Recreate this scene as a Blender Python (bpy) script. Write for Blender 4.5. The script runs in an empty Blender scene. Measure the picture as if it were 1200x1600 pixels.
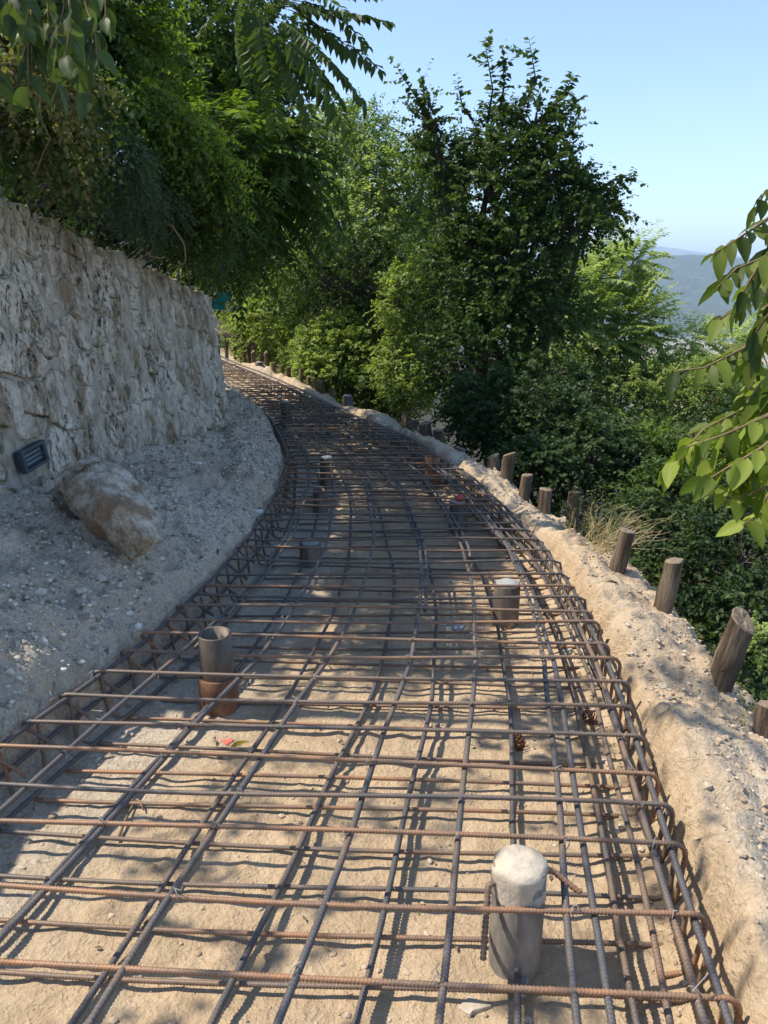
import bpy, math, random
import numpy as np
from mathutils import Vector, Matrix, noise as mnoise

R = math.radians
scene = bpy.context.scene
COL = scene.collection

# ------------------------------------------------------------------ camera, sky, sun, exposure
EYE = 1.90
cam_d = bpy.data.cameras.new("camera")
cam = bpy.data.objects.new("camera", cam_d); COL.objects.link(cam)
cam.location = (0, 0, EYE); cam.rotation_euler = (R(90 - 17.1), 0, 0)
cam_d.sensor_fit = 'VERTICAL'; cam_d.sensor_height = 36; cam_d.lens = 27.05
cam_d.clip_start = 0.05; cam_d.clip_end = 40000
scene.camera = cam

SUN = Vector((-0.70, 0.10, 1.0)).normalized()
w = bpy.data.worlds.new("World"); scene.world = w; w.use_nodes = True
nt = w.node_tree; nt.nodes.clear()
sky = nt.nodes.new('ShaderNodeTexSky'); sky.sky_type = 'NISHITA'; sky.sun_disc = False
sky.sun_elevation = math.asin(SUN.z); sky.sun_rotation = math.atan2(SUN.x, SUN.y)
sky.altitude = 300; sky.air_density = 1.0; sky.dust_density = 0.2; sky.ozone_density = 2.6
bg = nt.nodes.new('ShaderNodeBackground'); bg.inputs['Strength'].default_value = 0.125
wo = nt.nodes.new('ShaderNodeOutputWorld')
nt.links.new(sky.outputs[0], bg.inputs[0]); nt.links.new(bg.outputs[0], wo.inputs[0])
sl = bpy.data.lights.new("sun", 'SUN'); sl.energy = 3.5; sl.angle = R(0.53); sl.color = (1.0, 0.90, 0.76)
so = bpy.data.objects.new("sun", sl); COL.objects.link(so)
so.rotation_euler = SUN.to_track_quat('Z', 'Y').to_euler(); so.location = (-7, 1, 12)
scene.view_settings.view_transform = 'Standard'; scene.view_settings.look = 'None'
scene.view_settings.exposure = 1.0; scene.view_settings.gamma = 1
scene.view_settings.use_curve_mapping = False
cy = scene.cycles
cy.max_bounces = 7; cy.diffuse_bounces = 4; cy.transmission_bounces = 4; cy.volume_bounces = 1
cy.use_denoising = True; cy.sample_clamp_indirect = 6

# ------------------------------------------------------------------ helpers
rng = np.random.default_rng(7); random.seed(7)
CP, SP, F = math.cos(R(17.1)), math.sin(R(17.1)), 1202.0

def at(px, py, D):
    """point of the place seen at photo pixel (px,py), D metres ahead on the ground plan"""
    v = (py - 800) / F
    t = (SP + v * CP) / (CP - v * SP)          # drop per metre ahead
    drop = D * t
    zc = D * CP + drop * SP
    return Vector(((px - 600) / F * zc, D, EYE - drop))

def pxm(n, D): return n / F * D * 1.0

def tag(o, label=None, cat=None, group=None, kind=None):
    if label: o['label'] = label
    if cat: o['category'] = cat
    if group: o['group'] = group
    if kind: o['kind'] = kind
    return o

def empty(name, loc=(0, 0, 0), rz=0):
    o = bpy.data.objects.new(name, None); COL.objects.link(o)
    o.empty_display_size = .1; o.location = loc; o.rotation_euler = (0, 0, rz); return o

def link(name, me, mat=None, parent=None, loc=None):
    o = bpy.data.objects.new(name, me); COL.objects.link(o)
    if mat is not None and not me.materials: me.materials.append(mat)
    if parent is not None:
        o.parent = parent
    if loc is not None: o.location = loc
    return o

def mesh(name, V, Fc, smooth=False, attrs=None):
    """V (n,3) array, Fc (m,k) int array or a list of such arrays"""
    V = np.asarray(V, dtype=np.float32).reshape(-1, 3)
    if not isinstance(Fc, list): Fc = [Fc]
    Fc = [np.asarray(f, dtype=np.int32) for f in Fc if len(f)]
    me = bpy.data.meshes.new(name)
    me.vertices.add(len(V)); me.vertices.foreach_set("co", V.ravel())
    tot = sum(f.size for f in Fc); nf = sum(len(f) for f in Fc)
    me.loops.add(tot); me.loops.foreach_set("vertex_index", np.concatenate([f.ravel() for f in Fc]))
    me.polygons.add(nf)
    sizes = np.concatenate([np.full(len(f), f.shape[1], dtype=np.int32) for f in Fc])
    starts = np.concatenate([[0], np.cumsum(sizes)[:-1]]).astype(np.int32)
    me.polygons.foreach_set("loop_start", starts)
    me.polygons.foreach_set("use_smooth", np.full(nf, smooth))
    for k, a in (attrs or {}).items():
        at_ = me.attributes.new(k, 'FLOAT', 'POINT'); at_.data.foreach_set("value", np.asarray(a, dtype=np.float32))
    me.update(calc_edges=True); me.validate()
    return me

class MB:
    """collects pieces of ONE mesh"""
    def __init__(s): s.V, s.F, s.T, s.n = [], [], [], 0
    def add(s, V, Fc, tint=None):
        V = np.asarray(V, dtype=np.float32).reshape(-1, 3)
        for f in (Fc if isinstance(Fc, list) else [Fc]):
            if len(f): s.F.append(np.asarray(f, dtype=np.int32) + s.n)
        s.V.append(V); s.n += len(V)
        s.T.append(np.zeros(len(V), np.float32) if tint is None else np.broadcast_to(np.asarray(tint, np.float32), (len(V),)))
    def mesh(s, name, smooth=False):
        return mesh(name, np.concatenate(s.V), s.F, smooth, {'tint': np.concatenate(s.T)})
    def build(s, name, mat, parent=None, smooth=False):
        return link(name, s.mesh(name, smooth), mat, parent)

def tube(pts, rad, sides=6, caps=True):
    P = np.asarray([tuple(p) for p in pts], dtype=float); n = len(P)
    rad = np.broadcast_to(np.asarray(rad, dtype=float), (n,))
    T = np.gradient(P, axis=0); T /= np.linalg.norm(T, axis=1)[:, None] + 1e-9
    up = np.array([0, 0, 1.0]) if abs(T[:, 2]).mean() < .8 else np.array([1.0, 0, 0])
    S = np.cross(T, up); S /= np.linalg.norm(S, axis=1)[:, None] + 1e-9
    U = np.cross(S, T)
    a = np.linspace(0, 2 * np.pi, sides, endpoint=False)
    V = P[:, None] + rad[:, None, None] * (np.cos(a)[None, :, None] * S[:, None] + np.sin(a)[None, :, None] * U[:, None])
    V = V.reshape(-1, 3)
    i = np.arange(n - 1)[:, None] * sides; j = np.arange(sides)[None]; k = (j + 1) % sides
    Fq = np.stack([i + j, i + k, i + sides + k, i + sides + j], -1).reshape(-1, 4)
    fs = [Fq]
    if caps:
        fs += [np.arange(sides)[::-1][None], ((n - 1) * sides + np.arange(sides))[None]]
    return V, fs

def box(c, s, rz=0.0):
    c = np.array(c, float); h = np.array(s, float) / 2
    V = np.array([[x, y, z] for x in (-1, 1) for y in (-1, 1) for z in (-1, 1)]) * h
    cr, sr = math.cos(rz), math.sin(rz)
    V = np.stack([V[:, 0] * cr - V[:, 1] * sr, V[:, 0] * sr + V[:, 1] * cr, V[:, 2]], 1) + c
    return V, np.array([[0, 1, 3, 2], [4, 6, 7, 5], [0, 4, 5, 1], [2, 3, 7, 6], [0, 2, 6, 4], [1, 5, 7, 3]])

# numpy value noise
def _h(ix, iy, seed):
    n = (np.asarray(ix).astype(np.int64) * 374761393 + np.asarray(iy).astype(np.int64) * 668265263 + seed * 1442695041) & 0xffffffff
    n = ((n ^ (n >> 13)) * 1103515245) & 0xffffffff
    n = ((n ^ (n >> 16)) * 1597334677) & 0xffffffff
    return ((n ^ (n >> 15)) & 0xffff) / 65535.0
def vn(x, y, seed=0):
    ix, iy = np.floor(x), np.floor(y); fx, fy = x - ix, y - iy
    fx = fx * fx * (3 - 2 * fx); fy = fy * fy * (3 - 2 * fy)
    a, b = _h(ix, iy, seed), _h(ix + 1, iy, seed); c, d = _h(ix, iy + 1, seed), _h(ix + 1, iy + 1, seed)
    return (a + (b - a) * fx) * (1 - fy) + (c + (d - c) * fx) * fy - .5
def fbm(x, y, o=4, seed=0):
    s, a = 0, 1.0
    for k in range(o):
        s = s + a * vn(x * 2 ** k + 17.3 * k, y * 2 ** k - 9.1 * k, seed + k); a *= .5
    return s
def sm(a, b, x):
    t = np.clip((x - a) / (b - a), 0, 1); return t * t * (3 - 2 * t)

# ------------------------------------------------------------------ the lie of the land
ys = [-6, -2, 0, 1.34, 2.01, 3.05, 3.85, 4.58, 6.38, 8.03, 9.65, 12.8, 17.3, 24, 40, 80]
xr = [.35, .5, .66, .805, .90, 1.02, 1.05, 1.03, .74, .27, -.48, -1.75, -3.8, -8, -20, -55]
yl = [-6, -2, 0, 1.32, 2.55, 3.12, 3.52, 4.04, 4.83, 5.96, 7.25, 9.2, 11.3, 15.3, 24, 40, 80]
xl = [-2.5, -2.4, -2.1, -1.75, -1.38, -1.18, -1.07, -.97, -.87, -.84, -.93, -1.38, -2.15, -4.2, -10.2, -22, -57]
def RRf(y): return np.interp(y, ys, xr)
def RLf(y): return np.interp(y, yl, xl)
wy = [-6, 2, 3.97, 7.03, 7.6, 8.5, 11, 16, 24, 40, 80]
wx = [-3.9, -2.42, -2.05, -1.465, -1.55, -2.05, -3.4, -6.2, -12, -24, -60]
wb = [.8, .78, .74, .56, .58, .62, .7, .7, .7, .7, .7]
wt = [1.6, 1.72, 2.31, 1.74, 1.72, 1.72, 1.8, 1.8, 1.8, 1.8, 1.8]
def WX(y): return np.interp(y, wy, wx)
def WB(y): return np.interp(y, wy, wb)
def WT(y): return np.interp(y, [-6, 2, 3.1, 3.7, 3.97, 4.8, 5.65, 7.03, 7.6, 8.5, 11, 16], [1.6, 1.66, 1.80, 2.44, 2.45, 2.25, 2.05, 1.73, 1.72, 1.72, 1.8, 1.8])

def ground_h(x, y, fine=True):
    x = np.asarray(x, float); y = np.asarray(y, float)
    n1 = fbm(x * 1.7, y * 1.7, 3, 3)
    n2 = fbm(x * 6, y * 6, 4, 11)
    n3 = fbm(x * 22, y * 22, 3, 23)
    dl = RLf(y) - x + .07 * vn(y * 3.1, x * 0, 5) + .045 * fbm(y * 9, x * 6, 4, 6) + .03 * fbm(y * 26, x * 24, 3, 16)
    dr = x - RRf(y) + .07 * vn(y * 2.3, x * 0, 8) + .05 * fbm(y * 7, x * 5, 4, 9) + .035 * fbm(y * 24, x * 22, 3, 19)
    ctr = .5 * (RLf(y) + RRf(y))
    # trench floor
    cell = np.abs(vn(x * 7.5, y * 9, 31)) * .03 + np.abs(vn(x * 17, y * 15, 32)) * .013
    zf = .012 * n1 + .018 - cell + .004 * n3 + .05 * sm(.25, -.05, np.minimum(-dl, -dr)) 
    # left bank
    dw = np.maximum(RLf(y) - WX(y), .3)
    u = np.clip((dl - .06) / dw, 0, 1.05)
    zl = .27 + (WB(y) - .27) * (u ** .55) + .05 * n1 * sm(0, .3, dl) + .07 * n2 + .036 * n3 + .05 * (1 - 2.2 * np.abs(fbm(x * 3.3, y * 3.1, 4, 44))) * sm(.05, .3, dl)
    zl += .05 * np.exp(-((dl - .15) / .08) ** 2) * vn(y * 4, x * 3, 41)
    behind = WX(y) - x
    zb = WT(y) - .16 + .62 * np.clip(behind - .45, 0, 60) + .10 * n1 * sm(.4, 1, behind)
    zl = np.where(behind > .34, zb, zl)
    # right berm
    hb = .30 - .06 * sm(4, 7, y) + .07 * vn(y * 1.3, 0 * x, 51) + .06 * vn(y * 3.1, x * 1.4, 52)
    wbm = .46 + .10 * vn(y * 1.1, 0 * x, 53) + .25 * sm(3.4, 1.5, y)
    fall = np.maximum(dr - wbm, 0)
    ridge_n = 1 - 2 * np.abs(fbm(x * 4.2, y * 3.4, 3, 57))
    zr = hb + .035 * n2 + .024 * n3 + .10 * n1 + .045 * ridge_n - .03 - .42 * np.clip(dr - .22, 0, .35) - .05 * np.clip(dr - .57, 0, 1) - .95 * np.minimum(fall, .5) - .62 * np.clip(fall - .5, 0, 12)
    zr = zr + .75 * sm(12.5, 16.5, y) * sm(.2, 1.3, dr) * (1 - sm(2, 4.5, dr)) * sm(40, 25, y)
    far = np.clip(fall - 12.5, 0, None)
    zr = zr - 141 * (1 - np.exp(-far / 240.0)) + sm(.5, 4, fall) * .5 * fbm(x * .3, y * .3, 2, 77)
    tl = sm(.0, .05, dl); tr = sm(.0, .12, dr)
    # ragged cut face on both sides
    z = zf * (1 - tl) * (1 - tr) + zl * tl + zr * tr * (1 - tl)
    return z, dl, dr

def gz(x, y):
    z, _, _ = ground_h(np.array([x]), np.array([y])); return float(z[0])

# ------------------------------------------------------------------ materials
def new_mat(name):
    m = bpy.data.materials.new(name); m.use_nodes = True
    t = m.node_tree; t.nodes.clear()
    return m, t, t.nodes, t.links
def N(nodes, kind, **kw):
    n = nodes.new(kind)
    for k, v in kw.items():
        if k in n.inputs: n.inputs[k].default_value = v
        else: setattr(n, k, v)
    return n
def ramp(nodes, links, fac, stops):
    r = nodes.new('ShaderNodeValToRGB'); e = r.color_ramp.elements
    while len(e) < len(stops): e.new(.5)
    for el, (p, c) in zip(e, stops): el.position = p; el.color = (*c, 1)
    links.new(fac, r.inputs[0]); return r.outputs[0]
def mix(nodes, links, fac, a, b, mode='MIX'):
    m = nodes.new('ShaderNodeMix'); m.data_type = 'RGBA'; m.blend_type = mode
    for s, v in ((0, fac), (6, a), (7, b)):
        if isinstance(v, (int, float)): m.inputs[s].default_value = v
        elif isinstance(v, tuple): m.inputs[s].default_value = (*v, 1)
        else: links.new(v, m.inputs[s])
    return m.outputs[2]
def out(nodes, links, sh):
    o = nodes.new('ShaderNodeOutputMaterial'); links.new(sh, o.inputs[0])
def coords(nodes, links, kind='Object', scale=(1, 1, 1)):
    tc = nodes.new('ShaderNodeTexCoord'); mp = nodes.new('ShaderNodeMapping')
    mp.inputs['Scale'].default_value = scale
    links.new(tc.outputs[kind], mp.inputs[0]); return mp.outputs[0]
def noisen(nodes, links, vec, scale, detail=5, rough=.6):
    n = N(nodes, 'ShaderNodeTexNoise', Scale=scale, Detail=detail, Roughness=rough)
    if vec is not None: links.new(vec, n.inputs['Vector'])
    return n.outputs[0]
def bump(nodes, links, h, strength, dist, prev=None):
    b = N(nodes, 'ShaderNodeBump', Strength=strength, Distance=dist)
    links.new(h, b.inputs['Height'])
    if prev is not None: links.new(prev, b.inputs['Normal'])
    return b.outputs[0]
def princ(nodes, links, col, rough=.9, nrm=None, metal=0, spec=.3):
    p = nodes.new('ShaderNodeBsdfPrincipled')
    if isinstance(col, tuple): p.inputs['Base Color'].default_value = (*col, 1)
    else: links.new(col, p.inputs['Base Color'])
    if isinstance(rough, (int, float)): p.inputs['Roughness'].default_value = rough
    else: links.new(rough, p.inputs['Roughness'])
    p.inputs['Metallic'].default_value = metal; p.inputs['Specular IOR Level'].default_value = spec
    if nrm is not None: links.new(nrm, p.inputs['Normal'])
    return p.outputs[0]

def simple(name, stops, scale=6, rough=.9, bs=.4, bd=.01, stretch=(1, 1, 1), metal=0, spec=.3, bscale=None):
    m, t, n, l = new_mat(name)
    c = coords(n, l, 'Object', stretch)
    f = noisen(n, l, c, scale, 6, .65)
    col = ramp(n, l, f, stops)
    nr = bump(n, l, noisen(n, l, c, bscale or scale * 4, 6, .7), bs, bd)
    out(n, l, princ(n, l, col, rough, nr, metal, spec)); return m

# ground
m_ground, t, n, l = new_mat("earth")
c = coords(n, l)
ag = N(n, 'ShaderNodeAttribute', attribute_name='grey'); asl = N(n, 'ShaderNodeAttribute', attribute_name='soil')
avl = N(n, 'ShaderNodeAttribute', attribute_name='valley')
big = noisen(n, l, c, 1.1, 4); mid = noisen(n, l, c, 9, 7, .7); fine = noisen(n, l, c, 70, 5, .7)
vor = N(n, 'ShaderNodeTexVoronoi', Scale=95); l.new(c, vor.inputs['Vector'])
vor2 = N(n, 'ShaderNodeTexVoronoi', Scale=38); l.new(c, vor2.inputs['Vector'])
sand = ramp(n, l, mid, [(.25, (.34, .235, .135)), (.5, (.53, .39, .24)), (.75, (.66, .51, .335))])
sand = mix(n, l, ramp(n, l, noisen(n, l, c, 3.3, 5, .65), [(.46, (0, 0, 0)), (.66, (.45, .45, .45))]), sand, (.27, .20, .13))
sand = mix(n, l, .25, sand, ramp(n, l, fine, [(.3, (.25, .2, .14)), (.7, (.62, .52, .38))]))
gr = ramp(n, l, fine, [(.3, (.26, .22, .165)), (.5, (.52, .455, .36)), (.72, (.74, .67, .56))])
gr = mix(n, l, .45, gr, ramp(n, l, vor.outputs['Color'], [(.15, (.27, .23, .175)), (.5, (.50, .445, .36)), (.9, (.76, .70, .60))]))
gr = mix(n, l, ramp(n, l, big, [(.5, (0, 0, 0)), (.68, (.55, .55, .55))]), gr, (.33, .27, .19))
dirt = mix(n, l, ag.outputs['Fac'], sand, gr)
soilc = ramp(n, l, mid, [(.3, (.035, .028, .018)), (.6, (.085, .068, .042)), (.8, (.14, .12, .07))])
dirt = mix(n, l, asl.outputs['Fac'], dirt, soilc)
cv = coords(n, l, 'Object', (.004, .009, .004))
vf = N(n, 'ShaderNodeTexVoronoi', Scale=1.0); l.new(cv, vf.inputs['Vector'])
vc = ramp(n, l, vf.outputs['Color'], [(.1, (.07, .12, .04)), (.35, (.42, .33, .2)), (.55, (.36, .27, .16)), (.7, (.12, .16, .06)), (.9, (.46, .38, .24))])
dirt = mix(n, l, avl.outputs['Fac'], dirt, vc)
b1 = bump(n, l, fine, .8, .015); b2 = bump(n, l, vor2.outputs['Distance'], .35, .012, b1)
b3 = bump(n, l, vor.outputs['Distance'], .4, .006, b2)
out(n, l, princ(n, l, dirt, .95, b3, 0, .15))

# stone of the wall: grey-white limestone with ochre and dark run-off streaks
def stone_mat(name, stain):
    m, t, n, l = new_mat(name)
    tc = n.new('ShaderNodeTexCoord')
    oi = n.new('ShaderNodeObjectInfo')
    geo = n.new('ShaderNodeNewGeometry')
    mp = n.new('ShaderNodeMapping'); l.new(geo.outputs['Position'], mp.inputs[0]); mp.inputs['Scale'].default_value = (1, 1, .33)
    mp2 = n.new('ShaderNodeMapping'); l.new(geo.outputs['Position'], mp2.inputs[0])
    g = noisen(n, l, mp2.outputs[0], 26, 8, .75)
    s = noisen(n, l, mp.outputs[0], 7, 7, .68)
    f2 = noisen(n, l, mp.outputs[0], 34, 6, .75)
    base = ramp(n, l, g, [(.30, (.36, .31, .23)), (.42, (.66, .60, .49)), (.54, (.82, .76, .65)), (.70, (.92, .88, .80))])
    tintc = mix(n, l, .35, base, ramp(n, l, oi.outputs['Random'], [(0, (.50, .47, .42)), (.4, (.62, .59, .53)), (.6, (.40, .34, .26)), (.8, (.48, .45, .40)), (1, (.70, .67, .61))]), 'MULTIPLY')
    tintc = mix(n, l, .6, base, tintc)
    lowf = noisen(n, l, mp2.outputs[0], 1.6, 3, .5)
    st = mix(n, l, ramp(n, l, s, [(.46, (0, 0, 0)), (.58, (stain, stain, stain))]), tintc, (.22, .155, .075))
    dm = mix(n, l, 1.0, ramp(n, l, f2, [(.50, (0, 0, 0)), (.60, (1, 1, 1))]), ramp(n, l, lowf, [(.42, (.15, .15, .15)), (.54, (1, 1, 1))]), 'MULTIPLY')
    dk = mix(n, l, dm, st, (.075, .058, .038))
    b1 = bump(n, l, g, .9, .018); b2 = bump(n, l, f2, .7, .014, b1)
    out(n, l, princ(n, l, dk, .93, b2, 0, .2)); return m
m_stone = stone_mat("limestone", .75)
m_mortar = simple("mortar", [(.3, (.24, .205, .155)), (.5, (.44, .395, .32)), (.7, (.60, .55, .46))], 16, .95, .9, .015, (1, 1, .5))

# boulder
m_boulder, t, n, l = new_mat("boulder_rock")
c = coords(n, l); a = noisen(n, l, c, 5, 8, .7); b = noisen(n, l, c, 2.6, 5, .6); d = noisen(n, l, c, 30, 6, .7)
colr = ramp(n, l, a, [(.32, (.14, .10, .065)), (.45, (.40, .32, .22)), (.58, (.78, .71, .59))])
colr = mix(n, l, ramp(n, l, b, [(.53, (0, 0, 0)), (.60, (.8, .8, .8))]), colr, (.27, .145, .06))
nb = bump(n, l, d, 1.0, .02, bump(n, l, a, .9, .05))
out(n, l, princ(n, l, colr, .9, nb, 0, .25))

# steel bars: mill-scale grey to orange rust, different bar by bar
def rebar_mat(name, bias):
    m, t, n, l = new_mat(name)
    oi = n.new('ShaderNodeObjectInfo'); c = coords(n, l)
    ad = n.new('ShaderNodeMath'); ad.operation = 'ADD'
    sh = n.new('ShaderNodeVectorMath'); sh.operation = 'ADD'; l.new(c, sh.inputs[0])
    cb = n.new('ShaderNodeCombineXYZ'); mu = n.new('ShaderNodeMath'); mu.operation = 'MULTIPLY'; mu.inputs[1].default_value = 60
    l.new(oi.outputs['Random'], mu.inputs[0]); l.new(mu.outputs[0], cb.inputs[0]); l.new(cb.outputs[0], sh.inputs[1])
    a = noisen(n, l, sh.outputs[0], 3.2, 5, .6)
    l.new(a, ad.inputs[0])
    m2 = n.new('ShaderNodeMath'); m2.operation = 'MULTIPLY_ADD'; m2.inputs[1].default_value = .36; m2.inputs[2].default_value = bias
    l.new(oi.outputs['Random'], m2.inputs[0]); l.new(m2.outputs[0], ad.inputs[1])
    steel = (.075, .074, .078)
    col = ramp(n, l, ad.outputs[0], [(.40, steel), (.54, (.12, .10, .085)), (.74, (.17, .115, .08)), (.96, (.29, .155, .08))])
    sp = noisen(n, l, c, 120, 4, .7)
    col = mix(n, l, .5, col, ramp(n, l, sp, [(.3, (.28, .26, .24)), (.5, (.5, .5, .5)), (.75, (.85, .78, .7))]), 'OVERLAY')
    at_ = N(n, 'ShaderNodeAttribute', attribute_name='tint')
    col = mix(n, l, at_.outputs['Fac'], col, mix(n, l, 1.0, col, (2.2, 2.1, 2.0), 'MULTIPLY'))
    nb = bump(n, l, sp, .25, .002)
    p = n.new('ShaderNodeBsdfPrincipled'); l.new(col, p.inputs['Base Color']); l.new(nb, p.inputs['Normal'])
    p.inputs['Roughness'].default_value = .55; p.inputs['Metallic'].default_value = .15
    out(n, l, p.outputs[0]); return m
m_bar_l = rebar_mat("dark_steel_bar", -.25)
m_bar_t = rebar_mat("rusty_steel_bar", -.02)

m_pipe = simple("weathered_steel_pipe", [(.3, (.065, .05, .042)), (.5, (.15, .125, .10)), (.7, (.33, .28, .22))], 7, .6, .3, .004, (1, 1, .35), .3)
m_dusty = simple('cement_dusted_steel', [(.3, (.11, .10, .09)), (.5, (.25, .23, .20)), (.7, (.42, .39, .34))], 9, .85, .5, .006, (1, 1, .3))
m_rust = simple("rusted_collar", [(.3, (.09, .05, .035)), (.5, (.20, .105, .06)), (.75, (.34, .20, .12))], 9, .8, .4, .004)
m_conc = simple("pale_grout", [(.3, (.40, .34, .26)), (.55, (.55, .48, .38)), (.8, (.66, .60, .50))], 12, .95, .6, .01)
m_gconc = simple("grey_grout", [(.3, (.22, .22, .21)), (.6, (.36, .36, .35)), (.8, (.46, .46, .45))], 12, .95, .6, .01)
m_wood = simple("weathered_wood", [(.32, (.035, .026, .019)), (.5, (.13, .098, .068)), (.72, (.29, .23, .165))], 26, .9, 1.0, .02, (1, 1, .10), 0, .2, 60)
m_woodend = simple("sawn_wood_end", [(.3, (.13, .095, .065)), (.7, (.31, .245, .17))], 20, .9, .4, .006)
m_slab = simple("grey_stone_chip", [(.3, (.28, .29, .29)), (.7, (.45, .46, .45))], 10, .9, .3, .005)
m_white = simple("pale_chip", [(.3, (.55, .55, .52)), (.7, (.75, .75, .72))], 10, .8, .3, .005)
m_red = simple("red_plastic", [(.3, (.55, .03, .03)), (.7, (.75, .06, .05))], 10, .5, .1, .002)
m_paint = simple("red_spray", [(.3, (.60, .10, .07)), (.7, (.72, .22, .16))], 60, .9, .3, .003)
m_teal = simple("teal_sheet", [(.3, (.02, .22, .20)), (.7, (.04, .36, .33))], 5, .5, .3, .01)
m_lampmetal = simple("slate_blue_metal", [(.3, (.045, .065, .085)), (.7, (.07, .095, .12))], 8, .45, .05, .002, (1, 1, 1), .2)
m_lampglass = simple("frosted_glass", [(.3, (.22, .27, .28)), (.7, (.34, .40, .41))], 4, .3, .05, .001)
m_bark = simple("bark", [(.3, (.05, .04, .03)), (.6, (.13, .105, .08)), (.8, (.22, .19, .15))], 12, .95, .8, .01, (1, 1, .2))
m_palebark = simple("pale_bark", [(.3, (.22, .20, .17)), (.6, (.38, .35, .30)), (.8, (.5, .47, .41))], 8, .9, .5, .01, (1, 1, .3))
m_twig = simple("twig", [(.3, (.13, .09, .05)), (.7, (.27, .20, .12))], 12, .9, .3, .003)
m_cone = simple("pine_cone", [(.3, (.09, .04, .02)), (.7, (.26, .13, .07))], 40, .85, .4, .003)
m_dry = simple("dry_straw", [(.3, (.36, .28, .15)), (.7, (.56, .47, .28))], 12, .9, .2, .003)

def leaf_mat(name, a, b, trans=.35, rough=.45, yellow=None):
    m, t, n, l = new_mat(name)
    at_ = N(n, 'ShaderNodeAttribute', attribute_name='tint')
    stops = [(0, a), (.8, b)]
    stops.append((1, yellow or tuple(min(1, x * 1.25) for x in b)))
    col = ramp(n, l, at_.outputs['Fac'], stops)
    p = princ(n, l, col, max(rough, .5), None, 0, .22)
    tr = n.new('ShaderNodeBsdfTranslucent')
    tc = mix(n, l, 1.0, col, (1.5, 1.6, .55), 'MULTIPLY'); l.new(tc, tr.inputs[0])
    mx = n.new('ShaderNodeMixShader'); mx.inputs[0].default_value = trans
    l.new(p, mx.inputs[1]); l.new(tr.outputs[0], mx.inputs[2]); out(n, l, mx.outputs[0]); return m
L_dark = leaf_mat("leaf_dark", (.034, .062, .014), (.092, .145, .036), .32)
L_ivy_shade = leaf_mat("leaf_ivy_shaded", (.022, .042, .012), (.060, .098, .030), .25)  # dark ivy green with shade put into the leaf colour
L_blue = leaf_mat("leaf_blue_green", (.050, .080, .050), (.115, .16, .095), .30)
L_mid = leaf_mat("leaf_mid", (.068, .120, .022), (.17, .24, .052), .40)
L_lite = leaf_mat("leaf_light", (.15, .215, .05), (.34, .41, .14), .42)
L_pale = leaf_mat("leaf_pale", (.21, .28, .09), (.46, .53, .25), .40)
L_sunlit = leaf_mat("leaf_sunlit_crest", (.17, .23, .03), (.38, .44, .07), .48)  # sunlit crest of the vine mound: sunlight put into the leaf colour
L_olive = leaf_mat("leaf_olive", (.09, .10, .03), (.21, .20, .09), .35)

# ------------------------------------------------------------------ foliage makers
def nrm(a): return a / (np.linalg.norm(a, axis=-1, keepdims=True) + 1e-9)

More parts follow.
